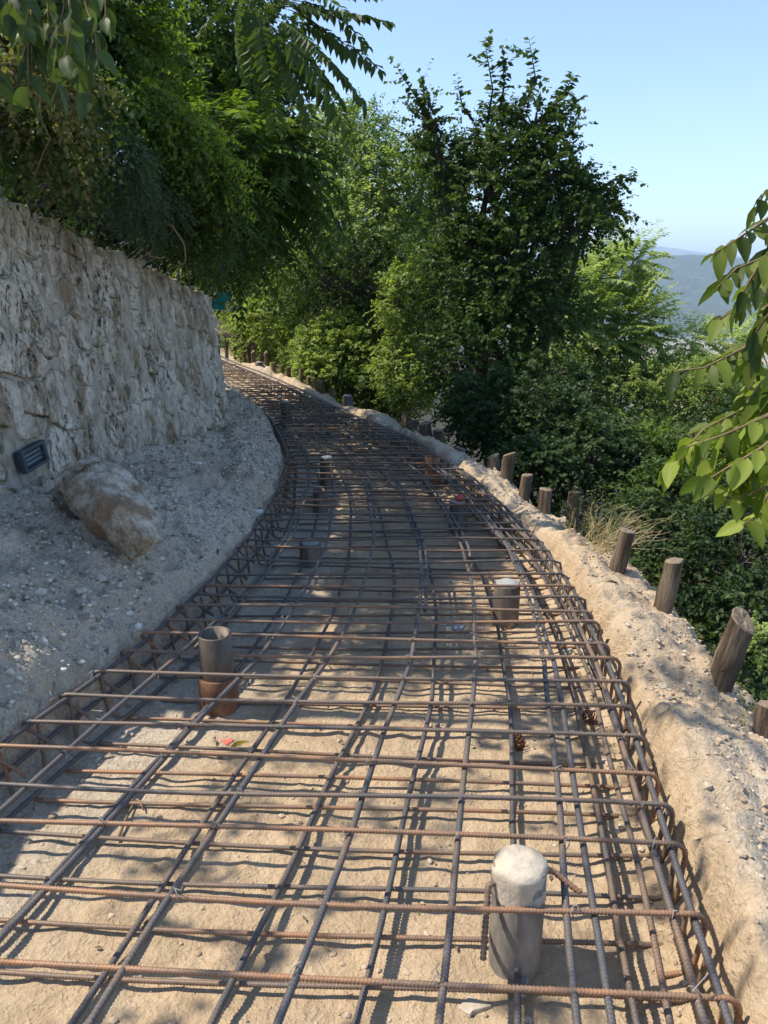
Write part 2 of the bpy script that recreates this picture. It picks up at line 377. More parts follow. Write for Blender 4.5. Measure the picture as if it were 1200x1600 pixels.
def shoots(B, Dr, Ln, nleaf, ll, droop=.25, wr=.45, jit=.5, pinnate=False, detail=False, tintbias=None, taper=True):
    """leafy shoots: B bases, Dr directions, Ln lengths -> V, F, tint"""
    n = len(B); B = np.asarray(B, float); Dr = nrm(np.asarray(Dr, float)); Ln = np.asarray(Ln, float)
    t = np.linspace(.08, 1, nleaf)[None] + (0 if pinnate else rng.uniform(-.5, .5, (n, nleaf)) / nleaf)
    if pinnate: t = np.repeat(np.linspace(.15, 1, nleaf // 2), 2)[None][:, :nleaf] * np.ones((n, 1)); nleaf = t.shape[1]
    g = np.array([0, 0, -1.0])
    P = B[:, None] + Dr[:, None] * (Ln[:, None] * t)[..., None] + g * (droop * Ln[:, None] * t * t)[..., None]
    T = nrm(Dr[:, None] + g * (2 * droop * t)[..., None])
    up = np.array([0, 0, 1.0]) + (rng.normal(0, .15 if pinnate else .5, (n, 1, 3)))
    S = nrm(np.cross(T, up))
    sg = np.where(np.arange(nleaf) % 2 == 0, 1.0, -1.0)[None, :, None]
    dn = .30 if pinnate else .25
    d = nrm(S * sg * .85 + T * .42 + g * dn + rng.normal(0, .12 if pinnate else jit * .6, (n, nleaf, 3)))
    nn = nrm(np.cross(np.cross(d, np.array([0, 0, 1.0]) + rng.normal(0, .2 if pinnate else jit, (n, nleaf, 3))), d) + 1e-6)
    nn = np.where(nn[..., 2:] < 0, -nn, nn)
    s = np.cross(d, nn)
    L = ll * rng.uniform(.7, 1.15, (n, nleaf))
    if taper: L = L * (1 - .45 * np.abs(t - .45) ** 1.5)
    L = L[..., None]; W = L * wr * .5
    tint = rng.uniform(0, .75, (n, 1)) * .55 + rng.uniform(0, 1, (n, nleaf)) * .45
    if tintbias is not None: tint = np.clip(tint + np.asarray(tintbias)[:, None], 0, 1)
    P = P.reshape(-1, 3); d = d.reshape(-1, 3); nn = nn.reshape(-1, 3); s = s.reshape(-1, 3)
    L = L.reshape(-1, 1); W = W.reshape(-1, 1); tint = tint.reshape(-1)
    k = len(P)
    if detail:
        v = [P, P + d * L * .3 + s * W + nn * L * .05, P + d * L * .68 + s * W * .75 + nn * L * .02, P + d * L - nn * L * .14,
             P + d * L * .68 - s * W * .75 + nn * L * .02, P + d * L * .3 - s * W + nn * L * .05, P + d * L * .5 - nn * L * .04]
        V = np.stack(v, 1).reshape(-1, 3); o = np.arange(k)[:, None] * 7
        Fa = np.concatenate([o + np.array([0, 1, 6]), o + np.array([1, 2, 6]), o + np.array([2, 3, 6]), o + np.array([3, 4, 6]),
                             o + np.array([4, 5, 6]), o + np.array([5, 0, 6])])
        return V, Fa, np.repeat(tint, 7)
    W = W * 1.3
    V = np.stack([P, P + d * L * .45 + s * W + nn * L * .06, P + d * L - nn * L * .08, P + d * L * .45 - s * W + nn * L * .06], 1).reshape(-1, 3)
    o = np.arange(k)[:, None] * 4
    Fa = np.concatenate([o + np.array([0, 1, 2]), o + np.array([0, 2, 3])])
    return V, Fa, np.repeat(tint, 4)

def lobe_pts(c, r, n, shell=.55):
    d = nrm(rng.normal(0, 1, (n, 3)))
    u = rng.uniform(shell ** 3, 1, n) ** (1 / 3)
    bumpy = 1 + .35 * fbm(d[:, 0] * 2.2 + c[0] * 3, d[:, 1] * 2.2 + d[:, 2] * 1.7 + c[2], 3, 91)
    return np.asarray(c) + d * np.asarray(r) * (u * bumpy)[:, None], d

DENS = 2.3
def plant(name, label, cat, root, lobes, mat, leaf=.05, nleaf=14, dens=1.0, ln=.35, droop=.3, wr=.5, hang=0.0,
          pinnate=False, detail=False, bark=None, trunk_r=.06, trunk='trunk', crown='crown', group=None, extra=None, mat2=None, twigs=30, limb=True, up=.35):
    """a tree or bush: Empty at its foot > trunk (with limbs and twigs), crown.  lobes: (centre, radii, shoots)"""
    root = Vector(root); e = empty(name, root); tag(e, label, cat, group)
    mb = MB(); mb2 = MB(); tb = MB(); more = {}
    lobes = [tuple(q) if len(q) == 4 else (*q, None) for q in lobes]
    r0 = np.array(root)
    cs = np.array([lb[0] for lb in lobes], float)
    mean = cs.mean(0)
    if limb:
        for (c, r, k, lm) in lobes:
            c = np.asarray(c, float); mid = r0 * .45 + c * .55; mid[:2] = r0[:2] * .55 + c[:2] * .45 + rng.normal(0, .05, 2) * np.linalg.norm(c - r0)
            ts = np.linspace(0, 1, 9)[:, None]
            pts = (1 - ts) ** 2 * r0 + 2 * ts * (1 - ts) * mid + ts ** 2 * c
            pts[1:-1] += rng.normal(0, .015, (7, 3)) * np.linalg.norm(c - r0)
            tb.add(*tube(pts - r0, np.linspace(trunk_r, trunk_r * .3, 9), 7))
    for (c, r, k, lm) in lobes:
        c = np.asarray(c, float); r = np.asarray(r if hasattr(r, '__len__') else (r, r, r), float)
        k = max(4, int(k * dens * DENS))
        P, d = lobe_pts(c, r, k)
        dr = d * .8 + np.array([0, 0, up - hang * 1.4]) + rng.normal(0, .38, (k, 3))
        L = ln * rng.uniform(.5, 1.3, k)
        h = (P[:, 2] - c[2]) / r[2]
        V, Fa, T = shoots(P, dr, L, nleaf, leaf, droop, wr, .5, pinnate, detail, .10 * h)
        if lm is not None: more.setdefault(lm.name, (MB(), lm))[0].add(V - r0, Fa, T)
        else: (mb if (mat2 is None or rng.random() < .6) else mb2).add(V - r0, Fa, T)
        if limb:
            idx = rng.choice(k, min(k, twigs), replace=False)
            for i in idx:
                m = .5 * (c + P[i]) + rng.normal(0, .06, 3) * r.mean()
                tb.add(*tube(np.array([c, m, P[i], P[i] + dr[i] * L[i] * .4]) - r0, [trunk_r * .22, trunk_r * .13, trunk_r * .07, .002], 4, False))
    if extra:
        for (pts, nl, lf) in extra:      # single long shoots
            pts = [np.array(p, float) for p in pts]
            tb.add(*tube(np.array(pts) - r0, np.linspace(trunk_r * .2, .003, len(pts)), 4))
            for a, b in zip(pts[:-1], pts[1:]):
                V, Fa, T = shoots([a], [b - a], [np.linalg.norm(b - a)], nl, lf, .0, wr, .35, False, detail, [.15], taper=False)
                mb.add(V - r0, Fa, T)
                sub = 3
                q = a + (b - a) * rng.uniform(.1, .9, (sub, 1))
                dd = (b - a) / np.linalg.norm(b - a) + rng.normal(0, .7, (sub, 3))
                V, Fa, T = shoots(q, dd, np.full(sub, lf * 3.0), max(4, nl // 2), lf * .9, .1, wr, .4, False, detail, [.1] * sub)
                mb.add(V - r0, Fa, T)
    if tb.n: tb.build(trunk, bark or m_bark, e, True)
    if mb.n: mb.build(crown, mat, e)
    if mb2.n: mb2.build(crown, mat2, e)
    for q, m_ in more.values(): q.build(crown, m_, e)
    return e

def LP(px, py, rpx, D, k, rz=None, depth=None):
    """lobe seen round photo pixel (px,py) with radius rpx pixels at distance D"""
    c = at(px, py, D); m = (c - Vector((0, 0, EYE))).length / F
    rx = rpx * m; ry = (depth if depth else rpx * m * .9); rzz = (rz * m if rz else rx)
    return (tuple(c), (rx, ry, rzz), k)

# ------------------------------------------------------------------ SETTING: ground sheet, hills
def lines(fine_a, fine_b, step, lo, hi, slow=1.22):
    a = list(np.arange(fine_a, fine_b, step)); s = step; x = a[-1]
    while x < hi: s *= slow if s < .09 else 1.22; x += s; a.append(x)
    s = step; x = a[0]; b = []
    while x > lo: s *= 1.22; x -= s; b.append(x)
    return np.unique(np.clip(np.array(b[::-1] + a), lo, hi))
gx = lines(-2.40, 2.05, .0148, -9000, 9000); gy = lines(1.1, 7.4, .0185, -8000, 12000, 1.018)
XX, YY = np.meshgrid(gx, gy)
Z, DL, DR = ground_h(XX, YY)
cut = np.exp(-((DR - .06) / .06) ** 2) + np.exp(-((DL - .05) / .05) ** 2)
Z = Z + .0  # cut faces stay as modelled
grey = sm(-.02, .10, DL) * (.85 + .6 * vn(XX * 2, YY * 2, 61)) + sm(.02, .2, DR) * np.clip(.32 + 1.1 * fbm(XX * 1.5, YY * 1.1, 3, 63), .12, .85)
grey = np.maximum(grey, .8 * sm(.10, .02, np.abs(DL + .12)) * (1 - sm(0, .05, DL)))
grey = np.maximum(grey, .75 * sm(.75, .25, -DL) * (DL < .05))
soil = sm(.80, 1.05, DR) * (1 - 0 * DR); soil = np.maximum(soil, (WX(YY) - XX > .3) * 1.0)
valley = sm(-80, -110, Z)
ny, nx = XX.shape
idx = np.arange(ny * nx).reshape(ny, nx)
Fg = np.stack([idx[:-1, :-1], idx[:-1, 1:], idx[1:, 1:], idx[1:, :-1]], -1).reshape(-1, 4)
Vg = np.stack([XX, YY, Z], -1).reshape(-1, 3)
g = link('ground', mesh('ground', Vg, Fg, True, {'grey': np.clip(grey, 0, 1).ravel(), 'soil': soil.ravel(), 'valley': valley.ravel()}), m_ground)
tag(g, kind='structure')

m_hill, t, n, l = new_mat("wooded_hillside")
c = coords(n, l); a = noisen(n, l, c, .012, 6, .7); vv = N(n, 'ShaderNodeTexVoronoi', Scale=.045); l.new(c, vv.inputs['Vector'])
hc = ramp(n, l, a, [(.3, (.022, .042, .015)), (.5, (.045, .075, .026)), (.66, (.085, .12, .045)), (.78, (.17, .17, .08))])
hc = mix(n, l, .5, hc, ramp(n, l, vv.outputs['Distance'], [(.1, (1.3, 1.3, 1.2)), (.7, (.35, .4, .35))]), 'MULTIPLY')
nb = bump(n, l, vv.outputs['Distance'], 1.0, 12); nb = bump(n, l, a, 1.0, 40, nb)
out(n, l, princ(n, l, hc, .95, nb, 0, .1))
def ridge(name, D0, D1, ztop, zbot, top_fn, seed, az0=-50, az1=78, rough=1.0):
    A = np.radians(np.linspace(az0, az1, 260)); S = np.linspace(0, 1, 60)
    AA, SS = np.meshgrid(A, S); D = D0 + (D1 - D0) * SS
    X = D * np.sin(AA); Y = D * np.cos(AA)
    prof = np.where(SS < .75, sm(0, .75, SS) ** .8, 1 - .5 * sm(.75, 1, SS))
    nz = fbm(X / (D1 * .10), Y / (D1 * .10), 5, seed)
    nz2 = fbm(X / 90.0, Y / 90.0, 3, seed + 9)
    H = zbot + (ztop + top_fn(AA) - zbot) * prof * (1 + .10 * rough * nz) + 9 * nz2 * sm(0, .1, SS)
    V = np.stack([X, Y, H], -1).reshape(-1, 3)
    i = np.arange(V.shape[0]).reshape(X.shape)
    Fq = np.stack([i[:-1, :-1], i[:-1, 1:], i[1:, 1:], i[1:, :-1]], -1).reshape(-1, 4)
    return tag(link(name, mesh(name, V, Fq, True), m_hill), kind='structure')
ridge('hills', 1900, 3400, 62, -155, lambda a: 7 * np.sin(a * 9) + 4 * np.sin(a * 23), 101, rough=.35)
def mt(a):
    g_ = lambda m, s_: np.exp(-((a - math.atan(m)) / s_) ** 2)
    return 125 * g_(.287, .045) + 60 * g_(.34, .05) + 90 * g_(.225, .04) + 30 * g_(.40, .05) + 8 * np.sin(a * 40) + 5 * np.sin(a * 97)
ridge('mountains', 6200, 8600, 145, -160, mt, 131, rough=.25)

# ------------------------------------------------------------------ retaining wall of rubble stones
wall = empty('stone_retaining_wall', (WX(3.97), 3.97, .6)); tag(wall, 'rough limestone rubble retaining wall with brown streaks left of the rebar', 'stone wall')
wyy = np.concatenate([np.linspace(-2, 3.0, 11), np.linspace(3.1, 7.03, 60), [7.2, 7.35, 7.6, 8.0, 8.5, 9.5, 11, 13, 16, 20]])
wline = np.array([[WX(a), a] for a in wyy]); seg = np.linalg.norm(np.diff(wline, axis=0), axis=1)
ws = np.concatenate([[0], np.cumsum(seg)])
def wpos(s):
    x = np.interp(s, ws, wline[:, 0]); y = np.interp(s, ws, wline[:, 1])
    dx = np.interp(s + .03, ws, wline[:, 0]) - np.interp(s - .03, ws, wline[:, 0])
    dy = np.interp(s + .03, ws, wline[:, 1]) - np.interp(s - .03, ws, wline[:, 1])
    q = np.hypot(dx, dy) + 1e-9
    return x, y, dy / q, -dx / q          # position, outward normal (towards the path)
def wy_of(s): return np.interp(s, ws, wline[:, 1])
def wtop(s): return WT(wy_of(s)) + .035 * vn(np.asarray(s) * 5, np.asarray(s) * 0, 71) + .03 * vn(np.asarray(s) * 13, np.asarray(s) * 0, 72)
def wall_pt(s, z, d):
    x, y, nx_, ny_ = wpos(s)
    lean = -.10 * (z - .6)           # battered: leans into the hill
    return np.stack([x + nx_ * (d + lean), y + ny_ * (d + lean), z], -1)
worig = np.array(wall.location)
smax = ws[-1]
# mortar core
SS_, TT = np.meshgrid(np.concatenate([np.linspace(0, 4.9, 50), np.linspace(4.95, 9.7, 330), np.linspace(9.75, smax, 40)]), np.linspace(0, 1, 110))
tz = wtop(SS_); ZZ = .2 + (tz - .03 - .2) * TT
rel = .03 * fbm(SS_ * 9, ZZ * 4, 4, 81) + .02 * fbm(SS_ * 30, ZZ * 9, 3, 85)
Vf = wall_pt(SS_, ZZ, rel * 1.1 - .016 * (1 - sm(4.3, 5.2, wy_of(SS_))) + .002)
i = np.arange(SS_.size).reshape(SS_.shape)
Fq = [np.stack([i[:-1, :-1], i[1:, :-1], i[1:, 1:], i[:-1, 1:]], -1).reshape(-1, 4)]
back = wall_pt(SS_[-1], tz[-1] - .05, np.full(SS_.shape[1], -.35)); bi = np.arange(len(back)) + SS_.size
Fq.append(np.stack([i[-1, :-1], bi[:-1], bi[1:], i[-1, 1:]], -1))
link('mortar', mesh('mortar', np.concatenate([Vf.reshape(-1, 3), back]) - worig, Fq, True), m_mortar, wall)
# Voronoi stones
S_A, S_B = 4.85, float(np.interp(7.30, wline[:, 1], ws))
pts = []
lamp_s = float(np.interp(4.27, wline[:, 1], ws)); lamp_z = .915
tries = 0
while tries < 9000 and len(pts) < 262:
    tries += 1
    s_ = rng.uniform(S_A - .5, S_B + .03); z_ = rng.uniform(.42, WT(wy_of(s_)) + .02)
    yv = wy_of(s_)
    sp = .19 if yv < 4.75 else .112
    if all((s_ - a) ** 2 + ((z_ - b) * (.95 if yv < 4.5 else .72)) ** 2 > sp ** 2 for a, b in pts): pts.append((s_, z_))
pts = np.array(pts)
def clip(poly, a, b, c_):
    o = []
    for k in range(len(poly)):
        p, q = poly[k], poly[(k + 1) % len(poly)]
        dp, dq = a * p[0] + b * p[1] - c_, a * q[0] + b * q[1] - c_
        if dp <= 0: o.append(p)
        if (dp < 0) != (dq < 0) and dp != dq:
            u = dp / (dp - dq); o.append((p[0] + (q[0] - p[0]) * u, p[1] + (q[1] - p[1]) * u))
    return o
def resample(poly, m):
    P = np.array(poly + [poly[0]]); s = np.concatenate([[0], np.cumsum(np.linalg.norm(np.diff(P, axis=0), axis=1))])
    u = np.linspace(0, s[-1], m, endpoint=False)
    return np.stack([np.interp(u, s, P[:, 0]), np.interp(u, s, P[:, 1])], 1)
n_st = 0
for k, p in enumerate(pts):
    poly = [(p[0] - .3, p[1] - .3), (p[0] + .3, p[1] - .3), (p[0] + .3, p[1] + .3), (p[0] - .3, p[1] + .3)]
    poly = clip(poly, 1, 0, S_B + .02)
    tp = float(wtop(p[0])) + rng.uniform(-.02, .025)
    poly = clip(poly, 0, 1, tp)
    for j in np.argsort(((pts - p) ** 2).sum(1))[1:20]:
        q = pts[j]; a, b = q - p; c_ = (q @ q - p @ p) / 2
        poly = clip(poly, a, b, c_)
        if len(poly) < 3: break
    if len(poly) < 3: continue
    # keep clear of the lamp
    if abs(p[0] - lamp_s) < .13 and abs(p[1] - lamp_z) < .075: continue
    if abs(p[0] - lamp_s) < .42 and abs(p[1] - lamp_z) < .32:
        ds_, dz_ = p[0] - lamp_s, p[1] - lamp_z
        if abs(dz_) * 1.9 > abs(ds_): poly = clip(poly, 0, -1 if dz_ > 0 else 1, (-(lamp_z + .085)) if dz_ > 0 else (lamp_z - .085))
        else: poly = clip(poly, -1 if ds_ > 0 else 1, 0, (-(lamp_s + .15)) if ds_ > 0 else (lamp_s - .15))
        if len(poly) < 3: continue
    Q = resample(poly, 30); cen = Q.mean(0)
    area_r = np.sqrt(((Q - cen) ** 2).sum(1).mean())
    if area_r < .012: continue
    yv = float(wy_of(p[0]))
    streak = float(sm(4.3, 4.9, np.array(yv)))
    shr = max(.5, 1 - (.012 - .006 * streak) / area_r * .9)
    Q = cen + (Q - cen) * shr
    Q += .12 * area_r * np.stack([vn(Q[:, 0] * 40, Q[:, 1] * 40, k), vn(Q[:, 0] * 40, Q[:, 1] * 40, k + 999)], 1)
    proud = rng.uniform(.008, .034) * (1 - .45 * streak); tilt = rng.normal(0, .10, 2)
    rings = [(1.0, -.03), (.985, .5), (.94, .88), (.84, 1.0), (.72, 1.0), (.58, 1.02), (.44, 1.02), (.3, 1.05), (.15, 1.05)]
    V = []
    for (sc_, hh) in rings:
        q = cen + (Q - cen) * sc_
        dd = hh * proud if hh > 0 else np.full(len(q), hh)
        w_ = 1.0 if hh > .6 else (.5 if hh > 0 else 0)
        r1 = fbm(q[:, 0] * 18, q[:, 1] * (16 - 10 * streak), 4, 200) * (.022 + .020 * streak) + fbm(q[:, 0] * 52, q[:, 1] * (40 - 28 * streak), 3, 220) * .022 * (.4 + streak)
        dd = dd + w_ * (r1 + (q - cen) @ tilt)
        V.append(wall_pt(q[:, 0], q[:, 1], dd))
    V.append(wall_pt(cen[None, 0], cen[None, 1], np.array([proud * 1.05]) + fbm(cen[None, 0] * 16, cen[None, 1] * 8, 4, 200) * .03))
    V = np.concatenate(V); m_ = len(Q); ar = np.arange(m_); nx2 = (ar + 1) % m_
    Fa = [np.concatenate([np.stack([r * m_ + ar, r * m_ + nx2, (r + 1) * m_ + nx2, (r + 1) * m_ + ar], -1) for r in range(len(rings) - 1)])]
    base_ = (len(rings) - 1) * m_
    Fa.append(np.stack([base_ + ar, base_ + nx2, np.full(m_, len(V) - 1)], -1))
    o_ = wall_pt(np.array([cen[0]]), np.array([cen[1]]), np.array([0.0]))[0]
    st = link('stone', mesh('stone', V - o_, Fa, True), m_stone, wall, Vector(o_ - worig)); n_st += 1
print('stones', n_st)

# wall lamp
lp = wall_pt(np.array([lamp_s]), np.array([lamp_z]), np.array([.02]))[0]
_, _, lnx, lny = wpos(lamp_s); lrz = math.atan2(lny, lnx)
lamp = empty('wall_light', lp, lrz); lamp.rotation_euler = (R(7), R(-5), lrz)
tag(lamp, 'slate blue louvred step light set low in the stone wall beside the boulder', 'wall light')
mb = MB(); W_, H_ = .225, .128
for c_, s_ in (((0.012, 0, H_ / 2 - .009), (.034, W_, .018)), ((0.012, 0, -H_ / 2 + .009), (.034, W_, .018)),
               ((0.0118, W_ / 2 - .011, 0), (.0336, .022, H_ - .0362)), ((0.0118, -W_ / 2 + .011, 0), (.0336, .022, H_ - .0362))):
    mb.add(*box(c_, s_))
mb.add(*box((-.02, 0, 0), (.012, W_ - .01, H_ - .01)))
mb.build('frame', m_lampmetal, lamp)
mb = MB(); mb.add(*box((.0, 0, 0), (.006, W_ - .046, H_ - .038))); mb.build('diffuser', m_lampglass, lamp)
sv = MB(); V, Fa = box((0, 0, 0), (.003, W_ - .046, .014)); sv.add(V, Fa); slm = sv.mesh('slat')
for k in range(4):
    o = link('slat', slm, m_lampmetal, lamp, (.018, 0, -.036 + k * .024)); o.rotation_euler = (0, R(38), 0)

# ------------------------------------------------------------------ rocks
def rock(name, label, cat, loc, rad, mat, sub=3, seed=0, rot=(0, 0, 0), amp=.35, cuts=6, group=None, freq=1.6):
    import bmesh
    bm = bmesh.new(); bmesh.ops.create_icosphere(bm, subdivisions=sub, radius=1)
    rr = random.Random(seed)
    planes = [(Vector([rr.gauss(0, 1) for _ in range(3)]).normalized(), rr.uniform(.55, .9)) for _ in range(cuts)]
    for v in bm.verts:
        d = v.co.normalized(); s = Vector((seed * 7.1, seed * 3.3, 0))
        r_ = 1 + amp * mnoise.fractal(d * freq + s, .9, 2.1, 5) 
        q = d * r_
        for (nn, h) in planes:
            e_ = q.dot(nn) - h
            if e_ > 0: q -= nn * e_ * .9
        q *= 1 + (.10 if sub > 4 else .07) * mnoise.fractal(d * 5 + s, .6, 2.1, 6)
        v.co = Vector((q.x * rad[0], q.y * rad[1], q.z * rad[2]))
    me = bpy.data.meshes.new(name); bm.to_mesh(me); bm.free()
    for p in me.polygons: p.use_smooth = sub > 3
    o = link(name, me, mat, None, loc); o.rotation_euler = rot
    if label: tag(o, label, cat, group)
    return o
def wedge_boulder():
    import bmesh
    P = [(80, 748, 4.02), (98, 728, 4.10), (143, 712, 4.14), (182, 724, 4.08), (216, 752, 3.98), (240, 784, 3.86), (252, 824, 3.72), (256, 842, 3.66), (228, 868, 3.56), (206, 874, 3.54), (160, 838, 3.62), (112, 792, 3.74),
         (120, 745, 3.86), (160, 765, 3.68), (150, 800, 3.60), (205, 812, 3.52), (225, 838, 3.50), (190, 770, 3.72), (100, 765, 4.3), (230, 800, 4.1), (170, 850, 3.95), (130, 810, 4.05)]
    c0 = at(170, 795, 3.85); bm = bmesh.new()
    for p in P: bm.verts.new(at(*p) - c0)
    res = bmesh.ops.convex_hull(bm, input=bm.verts)
    bmesh.ops.delete(bm, geom=[v for v in bm.verts if not v.link_faces], context='VERTS')
    bmesh.ops.triangulate(bm, faces=bm.faces)
    bmesh.ops.subdivide_edges(bm, edges=bm.edges, cuts=3, use_grid_fill=True, smooth=0.25)
    bmesh.ops.subdivide_edges(bm, edges=bm.edges, cuts=2, use_grid_fill=True)
    bmesh.ops.triangulate(bm, faces=bm.faces); bm.normal_update()
    for v in bm.verts:
        q = v.co * 5.0; d = mnoise.ridged_multi_fractal(q, .9, 2.2, 5, .9, 2.0) * .020 - .024 + mnoise.fractal(v.co * 13, .8, 2.1, 5) * .016
        v.co += v.normal * d
    me = bpy.data.meshes.new('boulder'); bm.to_mesh(me); bm.free()
    o = link('boulder', me, m_boulder, None, c0); tag(o, 'big slanted rust stained limestone boulder at the foot of the stone wall', 'boulder')
wedge_boulder()

# ------------------------------------------------------------------ gravel and clods
def ico_template():
    import bmesh
    bm = bmesh.new(); bmesh.ops.create_icosphere(bm, subdivisions=1, radius=1)
    V = np.array([v.co[:] for v in bm.verts]); Fa = np.array([[v.index for v in f.verts] for f in bm.faces]); bm.free(); return V, Fa
IV, IF = ico_template()
def pebbles(x, y, size, sink=.25):
    z, dl, dr = ground_h(x, y); k = len(x)
    a = rng.uniform(0, 2 * np.pi, k); sc_ = size[:, None] * rng.uniform(.6, 1.15, (k, 3)) * np.array([1, 1, .7])
    V = IV[None] * (1 + rng.uniform(-.22, .22, (k, len(IV), 1))) * sc_[:, None]
    ca, sa = np.cos(a)[:, None], np.sin(a)[:, None]
    X = V[..., 0] * ca - V[..., 1] * sa; Y = V[..., 0] * sa + V[..., 1] * ca
    V = np.stack([X + x[:, None], Y + y[:, None], V[..., 2] + (z + size * sink)[:, None]], -1)
    Fa = IF[None] + (np.arange(k) * len(IV))[:, None, None]
    return V.reshape(-1, 3), Fa.reshape(-1, 3), np.repeat(rng.uniform(0, 1, k), len(IV))
m_gravel, t, n, l = new_mat("gravel")
at_ = N(n, 'ShaderNodeAttribute', attribute_name='tint')
gc = ramp(n, l, at_.outputs['Fac'], [(0, (.23, .195, .15)), (.4, (.46, .41, .335)), (.8, (.68, .62, .53)), (1, (.84, .79, .70))])
c = coords(n, l); gc = mix(n, l, .4, gc, ramp(n, l, noisen(n, l, c, 60, 4), [(.3, (.4, .4, .4)), (.7, (.9, .9, .9))]), 'MULTIPLY')
out(n, l, princ(n, l, gc, .95, None, 0, .15))
m_clod, t, n, l = new_mat("earth_clods")
at_ = N(n, 'ShaderNodeAttribute', attribute_name='tint')
gc = ramp(n, l, at_.outputs['Fac'], [(0, (.33, .255, .17)), (.5, (.44, .35, .25)), (1, (.54, .46, .36))])
out(n, l, princ(n, l, gc, .97, None, 0, .1))
mb = MB()
k = 22000; y = rng.uniform(1.6, 9.5, k) ** 1.0; u = rng.uniform(0.02, 1, k)
x = RLf(y) - .04 - u * np.maximum(RLf(y) - WX(y) - .1, .1)
keep = fbm(x * 2.3, y * 2.3, 3, 301) > -.28
x, y = x[keep], y[keep]; mb.add(*[v for v in pebbles(x, y, .0042 + .0105 * rng.random(len(x)) ** 3)])
k = 420; y = rng.uniform(2, 8, k); x = RLf(y) - .05 - rng.random(k) * np.maximum(RLf(y) - WX(y) - .15, .1)
mb.add(*pebbles(x, y, .012 + .018 * rng.random(k) ** 2))
tag(mb.build('gravel', m_gravel), 'grey crushed limestone gravel on the left bank', 'gravel', kind='stuff')
mb = MB()
k = 8500; y = 1 + 8 * rng.random(k) ** 1.3; x = RRf(y) + .1 + rng.random(k) * .65 + .25 * sm(3.2, 1.5, y) * rng.random(k)
keep = fbm(x * 2.1, y * 2.1, 3, 311) > -.12; x, y = x[keep], y[keep]
mb.add(*pebbles(x, y, .003 + .012 * rng.random(len(x)) ** 4))
k = 4200; y = 1 + 8 * rng.random(k) ** 1.4; x = RLf(y) + rng.random(k) ** .8 * (RRf(y) - RLf(y))
mb.add(*pebbles(x, y, .002 + .012 * rng.random(k) ** 4, .1))
k = 500; y = rng.uniform(1.4, 4, k); x = np.where(rng.random(k) < .5, RRf(y) - .1 * rng.random(k), RLf(y) + .25 * rng.random(k))
mb.add(*pebbles(x, y, .005 + .013 * rng.random(k) ** 2, .2))
tag(mb.build('loose_earth', m_clod), 'loose sandy crumbs and pebbles in the trench and on the right berm', 'loose earth', kind='stuff')

# ------------------------------------------------------------------ the rebar cage
cage = empty('rebar_cage', (0, 1.4, .03)); tag(cage, 'long double layer rusty steel rebar cage lying along the curved trench', 'rebar cage')
CO = np.array(cage.location)
ZT, ZB = .28, .042
def ribbed(pts, r, fine, sides=8):
    """a ribbed bar along a polyline; ribs are real rings where it is near"""
    P = np.array([tuple(p) for p in pts], float)
    s = np.concatenate([[0], np.cumsum(np.linalg.norm(np.diff(P, axis=0), axis=1))])
    step = fine
    n = max(3, int(s[-1] / step)); u = np.linspace(0, s[-1], n)
    Q = np.stack([np.interp(u, s, P[:, i]) for i in range(3)], 1)
    rad = np.full(n, r); k = np.arange(n)
    if fine < .02: rad = np.where(k % 2 == 0, r * .86, r * 1.14)
    V, Fs = tube(Q, rad, sides)
    if fine < .02:      # slant the ribs
        T = np.gradient(Q, axis=0); T /= np.linalg.norm(T, axis=1)[:, None]
        a = np.linspace(0, 2 * np.pi, sides, endpoint=False)
        V = V.reshape(n, sides, 3) + T[:, None] * (np.sin(a) * fine * .9)[None, :, None]
        V = V.reshape(-1, 3)
        tint = np.repeat(np.where(k % 2 == 0, 0.0, .55), sides)
    else: tint = np.full(len(V), .06)
    return V, Fs, tint
def arc(c, a, b, r, n=6):  # quarter helper in the plane spanned by a,b
    return [c + r * (math.cos(t_) * a + math.sin(t_) * b) for t_ in np.linspace(0, math.pi / 2, n)]
tops = [1.20, 1.427, 1.657, 1.918, 2.095, 2.277, 2.474, 2.674, 2.885, 3.066, 3.241, 3.449, 3.593, 3.739, 3.897, 4.076, 4.27, 4.494]
while tops[-1] < 17.6: tops.append(tops[-1] + .19 + rng.uniform(-.02, .02))
bots = [1.24, 1.42, 1.60, 1.777, 1.948, 2.134, 2.33, 2.497, 2.675]
while bots[-1] < 13.2: bots.append(bots[-1] + .19 + rng.uniform(-.015, .015))
def cross_line(D, z, inset_l=0, inset_r=0, m=12):
    sl = -.057 if D < 2.6 else (-.057 + .04 * min(1, (D - 2.6)))
    if D > 8: sl += .12 * min(1, (D - 8) / 5)
    xs = RLf(D) + inset_l; xe = RRf(D) - inset_r
    y0 = D + sl * (xs - .4); 
    xs = RLf(y0) + inset_l; y1 = D + sl * (xe - .4)
    X = np.linspace(xs, xe, m); Y = D + sl * (X - .4)
    bow = .010 * np.sin(np.linspace(0, 3.1, m) * rng.uniform(.6, 2) + rng.uniform(0, 6))
    jz = rng.normal(0, .003)
    return [Vector((a, b + .5 * bw, z + bw + jz)) for a, b, bw in zip(X, Y, bow)]
